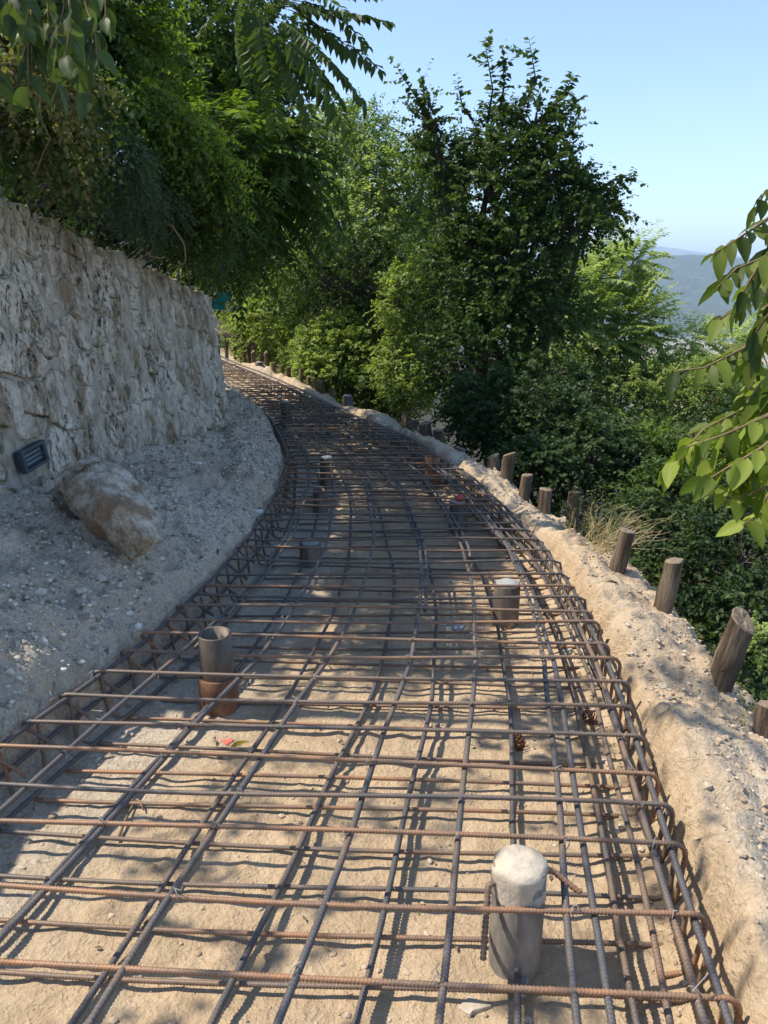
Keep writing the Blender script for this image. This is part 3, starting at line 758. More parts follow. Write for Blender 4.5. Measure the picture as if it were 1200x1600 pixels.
for D in tops:
    pts = cross_line(D, ZT, .02, .03 + rng.uniform(-.015, .015))
    fine = .0048 if D < 2.2 else (.0058 if D < 3.6 else (.05 if D < 7 else .12))
    # right end: rounds over and goes down, then tucks back in
    e = pts[-1]; r_ = .045; ddn = .17 + rng.uniform(-.03, .02)
    lean = rng.uniform(-.04, .03)
    right = [e + Vector((r_ * math.sin(a), 0, -r_ * (1 - math.cos(a)))) for a in np.linspace(.2, math.pi / 2, 6)]
    right.append(right[-1] + Vector((-.01, lean, -ddn)))
    q = right[-1]; right += [q + Vector((-.02, .01, -.022)), q + Vector((-.07 - rng.random() * .04, .01, -.032))]
    s_ = pts[0]; hk = rng.uniform(.10, .15)
    left = [s_ + Vector((-.022, 0, -.006)), s_ + Vector((-.030, .005, -.022)), s_ + Vector((-.018, .010, -.040)), s_ + Vector((-.018 + hk * .75, .03, -.040 - hk * .72))]
    if D > 7: pts = pts[::2]; 
    allp = left[::-1] + pts + right
    V, Fs, T = ribbed(allp, .0077 if D < 3 else .0080, fine, 8 if D < 4 else 5)
    o = link('transverse_bar', mesh('transverse_bar', V - CO, Fs, True, {'tint': T}), m_bar_t, cage)
for D in bots:
    pts = cross_line(D, ZB, .08, .05)
    fine = .0046 if D < 2.4 else (.006 if D < 3.4 else (.05 if D < 7 else .12))
    s_ = pts[0]; left = [s_ + Vector((-.03, 0, .006)), s_ + Vector((-.045, 0, .03)), s_ + Vector((-.055, rng.uniform(-.02, .02), .215))]
    e = pts[-1]; right = [e + Vector((.03, 0, .008)), e + Vector((.042, 0, .035)), e + Vector((.045, rng.uniform(-.03, .03), .19))]
    V, Fs, T = ribbed(left[::-1] + pts + right, .0075, fine, 8 if D < 4 else 5)
    link('transverse_bar', mesh('transverse_bar', V - CO, Fs, True, {'tint': T}), m_bar_t, cage)
def long_bar(u, z, r, y0=.95, y1=17.5, wob=.012, off=0.0):
    seed = rng.uniform(0, 50)
    yy = np.concatenate([np.arange(y0, 9, .1), np.arange(9, y1, .4)])
    xx = RLf(yy) + (RRf(yy) - RLf(yy)) * u + off + wob * np.sin(yy * 1.1 + seed) + .004 * np.sin(yy * 5 + seed)
    zz = z + .005 * np.sin(yy * 2.3 + seed)
    P = np.stack([xx, yy, zz], 1)
    near = P[yy < 3.3]; far = P[yy >= 3.25]
    mb = MB()
    if len(near) > 3: mb.add(*ribbed(near, r, .006, 8))
    V, Fs, T = ribbed(far if len(near) > 3 else P, r, .08, 6)
    mb.add(V, Fs, T)
    # grey ends where bars lap
    me = mesh('longitudinal_bar', np.concatenate(mb.V) - CO, mb.F, True, {'tint': np.concatenate(mb.T)})
    return link('longitudinal_bar', me, m_bar_l, cage)
for u in (.004, .125, .275, .425, .588, .728, .862, .968, .992):
    long_bar(u, ZT - .0155, .0097)
long_bar(.885, ZT - .0175, .0097, off=.0)
long_bar(.945, ZT - .07, .009)
for u in (.19, .345, .50, .635, .80, .935):
    long_bar(u, ZB + .021, .0095, wob=.018)
long_bar(.06, ZB + .02, .0095); long_bar(.985, ZB + .09, .009); long_bar(.012, ZB + .10, .009)
# lapped bars
for u, a, b in ((.588, 3.6, 6.6), (.728, 4.4, 8.0), (.862, 4.1, 6.8), (.425, 5.2, 8.4), (.125, 3.2, 5.4), (.95, 4.0, 8.5)):
    long_bar(u, ZT - .017, .0097, a, b, off=.026)
# tie wires
mb = MB()
for D in tops[:26]:
    for u in (.004, .125, .275, .425, .588, .728, .862, .968):
        if rng.random() < .8:
            sl = -.057 if D < 2.6 else -.02
            x = RLf(D) + (RRf(D) - RLf(D)) * u; y = D + sl * (x - .4)
            x = float(RLf(y) + (RRf(y) - RLf(y)) * u); a = rng.uniform(.5, 1.1) * rng.choice([-1, 1])
            th = np.linspace(0, 2 * np.pi, 9)
            ring = [(x + .017 * math.cos(t_) * math.cos(a), y + .017 * math.cos(t_) * math.sin(a), ZT - .008 + .021 * math.sin(t_)) for t_ in th]
            mb.add(*tube(ring, .0015, 4)); c0 = np.array(ring[2])
            mb.add(*tube([c0, c0 + rng.normal(0, .008, 3) + [0, 0, .006], c0 + rng.normal(0, .016, 3) + [0, 0, .004]], .0015, 4))
m_wire = simple('tie_wire_steel', [(.3, (.20, .19, .18)), (.7, (.42, .40, .37))], 30, .5, .1, .001)
o = link('tie_wire', mesh('tie_wire', np.concatenate(mb.V) - CO, mb.F, True, {'tint': np.full(mb.n, .5)}), m_wire, cage); tag(o, kind='stuff')

# ------------------------------------------------------------------ micropile tubes
def ring_tube(r0, r1, z0, z1, seg=36, inner=True, jag=0.0, zoff=0):
    a = np.linspace(0, 2 * np.pi, seg, endpoint=False); ca, sa = np.cos(a), np.sin(a)
    j = jag * (rng.random(seg) - .5)
    def rg(r, z): return np.stack([r * ca, r * sa, np.broadcast_to(z, a.shape)], 1)
    prof = [(r0, z0), (r0, z0 + (z1 - z0) * .5), (r0, z1 - .003), (r0 - .003, z1), (r1, z1), (r1, z0)]
    V = np.concatenate([rg(r, z + (j if z > z1 - .01 else 0)) for r, z in prof])
    ar = np.arange(seg); nx2 = (ar + 1) % seg
    Fa = np.concatenate([np.stack([k * seg + ar, k * seg + nx2, (k + 1) * seg + nx2, (k + 1) * seg + ar], -1) for k in range(len(prof) - 1)])
    return V, Fa
def plug(r, z0, z1, dome=.0, seg=36, rough=.004):
    rs = [(r, z0), (r, (z0 + z1) / 2), (r, z1)] + [(r * math.cos(a), z1 + dome * math.sin(a)) for a in np.linspace(.15, 1.5, 12)]
    a = np.linspace(0, 2 * np.pi, seg, endpoint=False); sd = int(rng.integers(99))
    V = []
    for q, z in rs:
        x, y = q * np.cos(a), q * np.sin(a)
        f = 1 + rough / r * (fbm(x * 22 + 5, y * 22 + z * 30, 3, sd) * 2)
        V.append(np.stack([x * f, y * f, z + rough * 2 * fbm(x * 25, y * 25 + z * 40, 3, sd + 5)], 1))
    V = np.concatenate(V + [np.array([[0, 0, V[-1][:, 2].mean()]])])
    ar = np.arange(seg); nx2 = (ar + 1) % seg
    Fa = [np.concatenate([np.stack([k * seg + ar, k * seg + nx2, (k + 1) * seg + nx2, (k + 1) * seg + ar], -1) for k in range(len(rs) - 1)])]
    Fa.append(np.stack([(len(rs) - 1) * seg + ar, (len(rs) - 1) * seg + nx2, np.full(seg, len(V) - 1)], -1))
    return V, Fa
def pipe(x, y, h, label, r=.074, kind='open', group='steel foundation tubes standing in the trench', z0=None):
    z = -.03 if z0 is None else z0
    e = empty('steel_tube', (x, y, z)); tag(e, label, 'steel tube', group)
    mb = MB(); mb.add(*ring_tube(r, r - .009, -.1, h - z)); mb.build('casing', m_dusty if 'pale' in kind else (m_rust if 'rusty brown' in label else m_pipe), e, True)
    if 'collar' in kind:
        mb = MB(); mb.add(*ring_tube(r + .014, r + .001, h * .10, h * .55)); mb.build('collar', m_rust, e, True)
    if 'open' in kind:
        mb = MB(); mb.add(*plug(r - .010, -.1, h * .25, .0)); mb.build('grout', m_gconc, e, True)
    if 'grey' in kind:
        mb = MB(); mb.add(*plug(r - .0095, -.1, h - z + .004, .012)); mb.build('grout', m_gconc, e, True)
    if 'red' in kind:
        mb = MB(); mb.add(*plug(r - .0095, -.1, h - z - .002, .004)); mb.build('grout', m_gconc, e, True)
        mb = MB(); V, Fa = plug(.03, h - z, h - z + .03, .02, 16, .001); mb.add(V, Fa); mb.build('cap', m_red, e, True)
    if 'pale' in kind:
        mb = MB(); V, Fa = plug(r + .003, h - z - .09, h - z - .01, .036, 40, .005); mb.add(V, Fa); mb.build('grout_head', m_conc, e, True)
        for k, p in enumerate(([(-.02, 0, h - z - .035), (-.09, -.03, h - z - .05), (-.105, -.10, h - z - .17), (-.11, -.125, h - z - .20)],
                               [(.03, .03, h - z - .03), (.10, .03, h - z - .055), (.17, .0, h - z - .10)])):
            V, Fs, T = ribbed(p, .0085, .006, 8); o = link('bent_bar', mesh('bent_bar', V, Fs, True, {'tint': T}), m_bar_t, e)
    return e
pipe(-.75, 3.10, .385, 'tall open steel tube with a rusty collar near the left of the cage', kind='open collar')
pipe(.375, 1.74, .355, 'grout filled steel tube with a pale domed head and bent bars in the foreground', kind='pale')
pipe(.69, 4.0, .25, 'grey topped steel tube beside the right edge of the rebar cage', kind='grey')
pipe(-.50, 4.92, .17, 'short grey topped steel tube low under the bars left of centre', kind='grey')
pipe(.575, 5.65, .25, 'dark steel tube topped with a small red cap', kind='red')
pipe(.44, 6.9, .31, 'rusty brown steel tube with collar farther up the right side', kind='open collar')
pipe(-.53, 6.9, .30, 'pale grey steel tube up the middle left behind the short one', kind='grey', r=.06)
pipe(-.53, 6.15, .20, 'small dark steel tube between the short grey topped tube and the pale one', kind='open', r=.06)
for (a, b, D, lb) in ((447, 640, 9.9, 'far dark steel tube nearest the left edge of the cage at the bend'), (543, 632, 10.4, 'far dark steel tube near the right edge of the cage past the bend'), (405, 582, 14.6, 'farthest stubby steel tube on the last sunlit stretch of cage')):
    p = at(a, b, D); pipe(p.x, D, .34, lb, kind='grey', r=.07)

# ------------------------------------------------------------------ wooden stakes
def stake(x, y, h, r, lean, label, seed, group='wooden stakes along the right berm', z=None, lite=False, name='wooden_stake'):
    z = gz(x, y) if z is None else z
    rr = np.random.default_rng(seed)
    e = empty(name, (x, y, z)); tag(e, label, 'stake', group)
    e.rotation_euler = (lean[1], lean[0], rr.uniform(0, 6))
    # rotate lean about world axes
    e.rotation_euler = (Matrix.Rotation(lean[0], 3, 'Y') @ Matrix.Rotation(lean[1], 3, 'X') @ Matrix.Rotation(rr.uniform(0, 6), 3, 'Z')).to_euler()
    seg = 20; a = np.linspace(0, 2 * np.pi, seg, endpoint=False)
    prof = 1 + .10 * np.sin(2 * a + rr.uniform(0, 6)) + .06 * np.sin(3 * a + rr.uniform(0, 6)) + rr.normal(0, .055, seg)
    zs = np.concatenate([[-.25, 0], np.linspace(.03, h, 9)]); cut = rr.normal(0, .25, 2)
    V = []
    for k, zz in enumerate(zs):
        q = r * prof * (1 + .04 * math.sin(zz * 30 + seed) - .10 * zz / h) + rr.normal(0, r * .02, seg)
        x_, y_ = q * np.cos(a), q * np.sin(a)
        zt = zz + (x_ * cut[0] + y_ * cut[1]) * (zz / h if zz > 0 else 0)
        V.append(np.stack([x_, y_, zt], 1))
    V = np.concatenate(V); ar = np.arange(seg); nx2 = (ar + 1) % seg
    Fa = np.concatenate([np.stack([k * seg + ar, k * seg + nx2, (k + 1) * seg + nx2, (k + 1) * seg + ar], -1) for k in range(len(zs) - 1)])
    link('shaft', mesh('shaft', V, Fa, True), m_wood, e)
    t0 = V[-seg:]; c0 = t0.mean(0)
    T = np.concatenate([t0 + [0, 0, .0], c0 + (t0 - c0) * .9 + [0, 0, .006], c0 + (t0 - c0) * .45 + rr.normal(0, .003, (seg, 3)) + [0, 0, .006], [c0 + [0, 0, .004]]])
    Fs = [np.concatenate([np.stack([k * seg + ar, k * seg + nx2, (k + 1) * seg + nx2, (k + 1) * seg + ar], -1) for k in range(2)]), np.stack([2 * seg + ar, 2 * seg + nx2, np.full(seg, 3 * seg)], -1)]
    link('sawn_end', mesh('sawn_end', T, Fs, False), m_woodend, e)
    return e
SK = [(1205, 1110, 2.75, .20, .05, (0, 0), 'wooden stake cut off by the right edge of the photo, nearest the viewer'),
      (1128, 1040, 3.16, .33, .068, (.19, .04), 'thickest dark wooden stake, leaning right, second nearest'),
      (1037, 940, 3.80, .28, .055, (.13, -.03), 'brown wooden stake just behind the thickest leaning one'),
      (963, 888, 4.35, .29, .050, (.17, 0), 'wooden stake leaning right in front of the dry weeds'),
      (893, 828, 5.10, .28, .046, (.01, 0), 'tall straight dark stake left of the dry weed tuft'),
      (850, 790, 5.70, .24, .050, (.03, .05), 'fifth stake from the thickest, squared and upright'),
      (818, 768, 6.15, .22, .048, (.12, 0), 'slim sunlit stake between the squared stake and the knotty one'),
      (791, 745, 6.60, .22, .055, (.08, 0), 'knotty sunlit stake next to the slim sunlit one'),
      (770, 727, 7.05, .25, .066, (.02, -.15), 'broad grey split stake at the dark tree foot'),
      (719, 702, 7.85, .16, .055, (.0, 0), 'small grey stake standing alone before the bend')]
for k, (a, b, D, h, r_, ln_, lb) in enumerate(SK):
    p = at(a, b, D); stake(p.x, D, h - .02, r_, ln_, lb, k + 3)
for k, (a, b, D) in enumerate(((688, 672, 8.6), (668, 664, 8.9), (650, 660, 9.3), (632, 653, 9.7), (612, 645, 10.2), (594, 638, 10.6))):
    p = at(a, b, D); stake(p.x, D, .34 - .02 * (k % 3), .09 if k % 2 else .07, (rng.normal(0, .12), rng.normal(0, .1)), ['low split stump of a stake, first past the lone small stake', 'second low stump past the lone small stake', 'third low stump at the bend, pale and broad', 'fourth low stump at the bend', 'fifth low stump, half buried at the bend', 'last and leftmost low stump at the bend'][k], 40 + k, 'stumps of stakes at the bend', gz(p.x, D) - .02)
y = 11.4; k = 0
while y < 17.2:
    x = float(RRf(y)) + .42 + rng.normal(0, .03)
    stake(x, y, .20 + rng.uniform(-.04, .04), .042, (rng.normal(0, .05), rng.normal(0, .05)), 'small wooden stake in the far row beyond the bend', 70 + k, 'far row of stakes beyond the bend', gz(x, y)); y += .42; k += 1
# log edging on the far dirt
e = empty('log_edging', at(365, 530, 16.5)); tag(e, 'low brown log edging on short posts at the far end of the path', 'log edging')
o0 = np.array(e.location)
mb = MB(); mb.add(*tube([(-.5, .6, .12), (0, 0, .05), (.55, -.7, -.12)], .05, 8)); mb.build('log', m_wood, e, True)
for k in range(5):
    u = k / 4; mb = MB(); mb.add(*tube([(-.45 + u * .95, .55 - u * 1.2, -.45), (-.45 + u * .95, .55 - u * 1.2, .11 - u * .22)], .04, 6)); mb.build('post', m_wood, e)

# ------------------------------------------------------------------ small things on the ground
def slab(px, py, D, size, label, mat, thick=.02, seed=0, z=None):
    p = at(px, py, D); zz = gz(p.x, D) if z is None else z
    rr = np.random.default_rng(seed); m_ = 9; a = np.sort(rr.uniform(0, 2 * np.pi, m_)); q = rr.uniform(.7, 1.1, m_)
    X = size[0] * .5 * q * np.cos(a); Y = size[1] * .5 * q * np.sin(a)
    V = np.concatenate([np.stack([X, Y, np.full(m_, 0)], 1), np.stack([X, Y, np.full(m_, thick * .8)], 1), np.stack([X * .92, Y * .92, thick + rr.normal(0, .001, m_)], 1)])
    ar = np.arange(m_); nx2 = (ar + 1) % m_
    Fa = [np.concatenate([np.stack([k * m_ + ar, k * m_ + nx2, (k + 1) * m_ + nx2, (k + 1) * m_ + ar], -1) for k in range(2)]), (2 * m_ + ar)[None]]
    o = link('flat_stone', mesh('flat_stone', V, Fa), mat, None, (p.x, D, zz - .004)); o.rotation_euler = (rr.normal(0, .1), rr.normal(0, .1), 0)
    tag(o, label, 'flat stone'); return o
slab(1113, 1096, 2.83, (.13, .10), 'flat grey stone slab bedded in the right berm', m_slab, .022, 1)
slab(885, 1021, 3.62, (.10, .07), 'pale flat chip under the bars near the right edge', m_slab, .012, 2)
slab(715, 985, 3.95, (.14, .07), 'flat grey stone under the bars beside the grey topped tube', m_slab, .014, 3)
slab(690, 988, 3.98, (.10, .06), 'small flat stone left of the tube under the bars', m_slab, .012, 8)
slab(302, 707, 5.55, (.09, .05), 'small white chip lying on the gravel below the wall', m_white, .012, 4)
slab(288, 700, 5.65, (.05, .04), 'tiny white chip behind the small one below the wall', m_white, .012, 9)
slab(397, 770, 5.3, (.11, .08), 'pale crumbly stone sticking out at the lip of the left bank', m_white, .03, 5)
slab(745, 1582, 1.60, (.10, .08), 'yellowish flat stone in front of the foreground tube', m_conc, .012, 6)
slab(812, 1546, 1.66, (.05, .04), 'pale grey lump at the foot of the foreground tube', m_gconc, .03, 7)
for k, (a, b, D, s_) in enumerate(((1113, 1096, 0, 0),)): pass
rock('stone', 'rounded grey stone half buried beside the stick', 'stone', tuple(at(280, 1272, 2.43)), (.035, .03, .022), m_slab, 3, 21)
rock('pebble', 'oval pebble lying between bars in the foreground', 'pebble', tuple(at(396, 1545, 1.68)), (.012, .009, .006), m_slab, 3, 22)
rock('stone', 'small round pale stone on the berm near the cage edge', 'stone', tuple(at(1036, 1079, 2.72) + Vector((0, 0, .02))), (.018, .016, .013), m_conc, 3, 23)
lump = at(330, 760, 5.0)
rock('rubble_lump', 'dark crumbly rubble lump on the gravel slope under the wall', 'rubble', (at(262, 738, 5.05).x, 5.05, gz(at(262, 738, 5.05).x, 5.05)), (.13, .10, .04), m_mortar, 4, 31, (0, 0, .4), .5)

def cone(px, py, D, label, z=None, s_=.032):
    p = at(px, py, D); zz = (gz(p.x, D) if z is None else z) + s_ * .75
    mb = MB(); ga = 2.39996
    for k in range(46):
        u = (k + .5) / 46; zc_ = (u - .5) * 2.0; rad_ = s_ * math.sqrt(max(.05, 1 - (zc_ * .85) ** 2)); a = k * ga
        d = np.array([math.cos(a), math.sin(a), .25]); sd = np.array([-math.sin(a), math.cos(a), 0]); b0 = np.array([0, 0, zc_ * s_ * 1.1])
        V = [b0 + d * rad_ * .2, b0 + d * rad_ * .8 + sd * s_ * .28, b0 + d * rad_ * 1.1, b0 + d * rad_ * .8 - sd * s_ * .28, b0 + d * rad_ * .85 + [0, 0, -s_ * .12]]
        mb.add(V, np.array([[0, 1, 2], [0, 2, 3], [4, 2, 1], [4, 3, 2]]), rng.random())
    o = mb.build('pine_cone', m_cone); o.location = (p.x, p.y, zz); o.rotation_euler = (R(80), rng.uniform(0, 1), rng.uniform(0, 6)); tag(o, label, 'pine cone', 'fallen pine cones')
cone(811, 1138, 2.78, 'reddish open pine cone lying on the sand between bars')
cone(926, 1097, 2.95, 'dark pine cone inside the cage by its right edge')
cone(954, 916, 3.95, 'pine cone lying on top of the right berm')
p = at(355, 1158, 2.82)
a = np.linspace(0, 2 * np.pi, 14, endpoint=False); q = 1 + .35 * np.sin(3 * a) + rng.normal(0, .12, 14)
xs_, ys_ = p.x + .024 * q * np.cos(a), p.y + .014 * q * np.sin(a); zs_ = ground_h(xs_, ys_)[0]
V = np.concatenate([np.stack([xs_, ys_, zs_ + .004], 1), [[p.x, p.y, gz(p.x, p.y) + .006]]]) 
o = link('paint_spot', mesh('paint_spot', V, np.stack([np.arange(14), (np.arange(14) + 1) % 14, np.full(14, 14)], -1)), m_paint); tag(o, 'red spray paint spot on the sand', 'paint mark')
def leafmesh(L, wr, m=7, curl=.25, fold=.12, heart=True):
    V = []; T = []
    for k in range(m + 1):
        u = k / m; w_ = wr * L * .5 * (math.sin(math.pi * min(1, u ** .75)) ** .8) * (1 - .25 * u)
        if k == m: w_ = 0
        z = -curl * L * u * u
        for s_ in (-1, -.5, 0, .5, 1):
            V.append((s_ * w_, u * L, z + abs(s_) * w_ * fold * 2 + .015 * L * math.sin(u * 18) * abs(s_)))
    Fa = [[k * 5 + j, k * 5 + j + 1, (k + 1) * 5 + j + 1, (k + 1) * 5 + j] for k in range(m) for j in range(4)]
    return np.array(V), np.array(Fa)
V, Fa = leafmesh(.075, .4, 6, -.2, .5); pl = at(372, 1166, 2.78)
o = link('fallen_leaf', mesh('fallen_leaf', V, Fa, True, {'tint': np.full(len(V), .4)}), leaf_mat("withered_leaf", (.22, .16, .02), (.30, .24, .04)), None, (pl.x - .03, pl.y, gz(pl.x, pl.y) + .012)); o.rotation_euler = (0, 0, R(-75)); tag(o, 'curled yellow olive leaf beside the red spot', 'leaf')
def stick(pp, r_, label, nm='stick'):
    P = [np.array(at(a, b, D)) for a, b, D in pp]; P = [np.array([p[0], p[1], gz(p[0], p[1]) + .012 + hh]) for p, hh in zip(P, (0, .012, .004, 0))]
    mb = MB(); mb.add(*tube([p - P[0] for p in P], [r_, r_ * .9, r_ * .5][:len(P)], 5)); o = mb.build(nm, m_twig, None, True); o.location = P[0]; tag(o, label, 'stick')
stick(((186, 1330, 2.22), (200, 1300, 2.32), (215, 1262, 2.44)), .006, 'light brown stick on the sand near the left bars')
stick(((213, 1262, 2.44), (222, 1275, 2.40), (227, 1290, 2.36)), .005, 'short splinter beside the light brown stick')
stick(((1090, 1050, 2.95), (1105, 1068, 2.9), (1118, 1085, 2.85)), .003, 'dry grass stem lying on the berm above the flat slab')
rp = at(325, 962, 3.75)
mb = MB(); mb.add(*plug(.03, 0, .03, .02, 12, .003)); o = mb.build('plastic_cap', m_red, None, True); o.location = (rp.x, rp.y, .06); tag(o, 'red plastic cap lying under the cage by the left bank', 'cap')

k = 420; y = 1.2 + 6 * rng.random(k); x = np.where(rng.random(k) < .7, RLf(y) + rng.random(k) * (RRf(y) - RLf(y)), RRf(y) + .5 * rng.random(k)); z_ = ground_h(x, y)[0]
a = rng.uniform(0, 6.28, k); d = np.stack([np.cos(a), np.sin(a), rng.normal(0, .15, k)], 1); L = rng.uniform(.008, .035, k)[:, None]; sd = np.stack([-np.sin(a), np.cos(a), np.zeros(k)], 1) * (L * rng.choice([.06, .22], (k, 1)))
P_ = np.stack([x, y, z_ + .008], 1); V = np.stack([P_, P_ + d * L * .5 + sd + [0, 0, .003], P_ + d * L, P_ + d * L * .5 - sd], 1).reshape(-1, 3); o_ = np.arange(k)[:, None] * 4
mb = MB(); mb.add(V, np.concatenate([o_ + np.array([0, 1, 2]), o_ + np.array([0, 2, 3])]))
tag(mb.build('leaf_litter', m_twig), 'bits of dry leaf and twig on the sand', 'litter', kind='stuff')

# teal sheet behind the wall end
p = at(345, 470, 9.0); mb = MB(); s_ = 14
U, Vv = np.meshgrid(np.linspace(-.09, .09, s_), np.linspace(-.13, .13, s_))
Vt = np.stack([U, .08 * fbm(U * 8, Vv * 8, 3, 5), Vv + .05 * fbm(U * 5, Vv * 3, 2, 9)], -1).reshape(-1, 3); i = np.arange(s_ * s_).reshape(s_, s_)
Ft = np.stack([i[:-1, :-1], i[:-1, 1:], i[1:, 1:], i[1:, :-1]], -1).reshape(-1, 4)
o = link('tarpaulin', mesh('tarpaulin', np.concatenate([Vt * [1, 1, .8] + np.outer(.05 * np.sin(Vt[:, 2] * 22), [1, 0, 0]), Vt * [1, 1, .8] + np.outer(.05 * np.sin(Vt[:, 2] * 22), [1, 0, 0]) + [0, .004, 0]]), np.concatenate([Ft, Ft[:, ::-1] + s_ * s_]), True), m_teal, None, p); tag(o, 'teal plastic sheet hanging behind the far end of the wall', 'tarpaulin')

# ------------------------------------------------------------------ VEGETATION
def foot(px, D, dx=0):
    x = at(px, 600, D).x + dx; return (x, D, gz(x, D))
# --- right side
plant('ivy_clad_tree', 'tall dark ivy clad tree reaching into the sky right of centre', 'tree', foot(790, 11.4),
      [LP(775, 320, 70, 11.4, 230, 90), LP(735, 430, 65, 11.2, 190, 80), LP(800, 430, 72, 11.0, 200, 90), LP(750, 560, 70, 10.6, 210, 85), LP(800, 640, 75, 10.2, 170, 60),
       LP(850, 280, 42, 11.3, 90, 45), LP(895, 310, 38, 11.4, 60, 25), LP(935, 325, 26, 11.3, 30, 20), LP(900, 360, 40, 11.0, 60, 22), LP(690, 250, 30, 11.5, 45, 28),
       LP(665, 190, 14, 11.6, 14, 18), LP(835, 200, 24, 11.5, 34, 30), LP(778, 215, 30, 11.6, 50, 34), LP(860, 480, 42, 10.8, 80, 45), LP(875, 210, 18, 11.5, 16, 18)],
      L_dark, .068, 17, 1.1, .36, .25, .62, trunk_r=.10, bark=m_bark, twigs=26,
      extra=[([at(762, 190, 11.6), at(770, 140, 11.6), at(757, 62, 11.6)], 20, 0.115), ([at(800, 190, 11.6), at(838, 130, 11.6), at(827, 62, 11.6)], 20, 0.121),
             ([at(690, 210, 11.5), at(655, 160, 11.5), at(624, 112, 11.5)], 18, 0.101), ([at(840, 190, 11.5), at(880, 150, 11.5), at(896, 116, 11.5)], 16, 0.115),
             ([at(860, 190, 11.5), at(890, 165, 11.5), at(912, 150, 11.5)], 15, 0.108), ([at(782, 170, 11.6), at(788, 130, 11.6), at(785, 95, 11.6)], 15, 0.115),
             ([at(740, 190, 11.6), at(722, 165, 11.6), at(715, 130, 11.6)], 14, 0.095), ([at(930, 300, 11.3), at(960, 280, 11.3), at(990, 276, 11.3)], 16, 0.095),
             ([at(930, 340, 11.3), at(960, 350, 11.3), at(985, 374, 11.3)], 15, 0.101), ([at(690, 250, 11.5), at(640, 215, 11.5), at(592, 188, 11.5)], 14, 0.081),
             ([at(680, 180, 11.5), at(662, 150, 11.5), at(660, 122, 11.5)], 14, 0.095), ([at(930, 310, 11.3), at(965, 320, 11.3), at(983, 345, 11.3)], 15, 0.081)])
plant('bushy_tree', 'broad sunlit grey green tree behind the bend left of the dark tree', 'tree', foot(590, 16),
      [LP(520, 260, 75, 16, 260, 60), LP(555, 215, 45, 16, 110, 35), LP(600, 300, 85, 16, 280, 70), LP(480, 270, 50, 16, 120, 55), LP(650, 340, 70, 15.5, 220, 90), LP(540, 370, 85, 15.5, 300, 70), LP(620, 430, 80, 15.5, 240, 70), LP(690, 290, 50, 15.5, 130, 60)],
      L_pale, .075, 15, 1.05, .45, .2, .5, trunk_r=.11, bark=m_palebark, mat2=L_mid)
plant('bushy_tree', 'dark hollow tree between the sunlit bushes and the ivy clad tree', 'tree', foot(600, 14.5),
      [LP(560, 450, 85, 14.5, 200, 80), LP(620, 520, 70, 14.5, 170, 80), LP(500, 420, 70, 14.8, 170, 60), LP(680, 480, 60, 13.5, 130, 100), LP(600, 600, 70, 13.5, 130, 50)],
      L_dark, .07, 14, 1.0, .45, .3, .5, trunk_r=.12)
plant('bushy_tree', 'mid green tree closing the gaps behind the bright ivy bushes', 'tree', foot(540, 18.5),
      [LP(450, 350, 60, 18.5, 120, 60), LP(520, 400, 70, 18.5, 140, 80), LP(600, 380, 70, 18.5, 140, 80), LP(470, 470, 55, 18, 110, 60), LP(560, 500, 60, 17.5, 120, 60), LP(670, 400, 55, 18.5, 110, 80), LP(640, 500, 55, 17, 100, 70)],
      L_mid, .085, 14, 1.0, .45, .3, .5, trunk_r=.10)
plant('ivy_bush', 'mid green bush filling between the two bright ivy bushes', 'bush', foot(490, 15.2),
      [LP(480, 500, 34, 15.2, 90, 50), LP(575, 520, 30, 14.6, 80, 50), LP(590, 590, 34, 13.4, 90, 34), LP(470, 560, 26, 15, 60, 20)],
      L_mid, .07, 13, 1.0, .28, .35, .55, trunk_r=.04)
plant('ivy_bush', 'sunlit yellow green ivy bush at the far left of the bend', 'bush', foot(440, 16.2),
      [LP(440, 500, 48, 16, 170, 55), LP(405, 520, 36, 16.4, 110, 45), LP(460, 440, 40, 16.3, 110, 45), LP(380, 480, 34, 17, 90, 45), LP(478, 545, 34, 15.6, 90, 36), LP(385, 440, 30, 17, 60, 35)],
      L_lite, .075, 13, 1.2, .30, .35, .6, trunk_r=.04)
plant('ivy_bush', 'rounded bright green ivy bush above the far stakes', 'bush', foot(525, 14),
      [LP(528, 530, 44, 14, 200, 36), LP(520, 575, 44, 13.6, 150, 26), LP(550, 560, 34, 13.6, 100, 40), LP(495, 555, 32, 13.8, 100, 34)],
      L_lite, .07, 13, 1.15, .28, .4, .62, trunk_r=.04)
plant('ivy_bush', 'bright leaning bush against the dark hollow', 'bush', foot(625, 12.8),
      [LP(625, 570, 30, 12.6, 110, 34), LP(622, 470, 26, 12.8, 80, 42), LP(645, 440, 22, 13, 50, 26), LP(640, 610, 34, 12.2, 80, 22), LP(640, 510, 20, 12.8, 30, 26)],
      L_lite, .07, 12, 1.0, .28, .35, .55, trunk_r=.04, mat2=L_mid)
plant('tree_of_heaven', 'pale feathery leaved tree right of the dark tree with a pale forked stem', 'tree', foot(940, 13.6),
      [LP(955, 425, 40, 14, 46, 26), LP(905, 455, 40, 13.5, 50, 34), LP(990, 405, 26, 14, 24, 12), LP(940, 510, 50, 13.3, 80, 40), LP(880, 520, 34, 13, 50, 44), LP(995, 500, 26, 13.5, 34, 24), LP(930, 480, 40, 13.8, 40, 30)],
      L_pale, .13, 26, .9, .62, .22, .34, pinnate=True, trunk_r=.06, bark=m_palebark, twigs=10, mat2=L_lite)
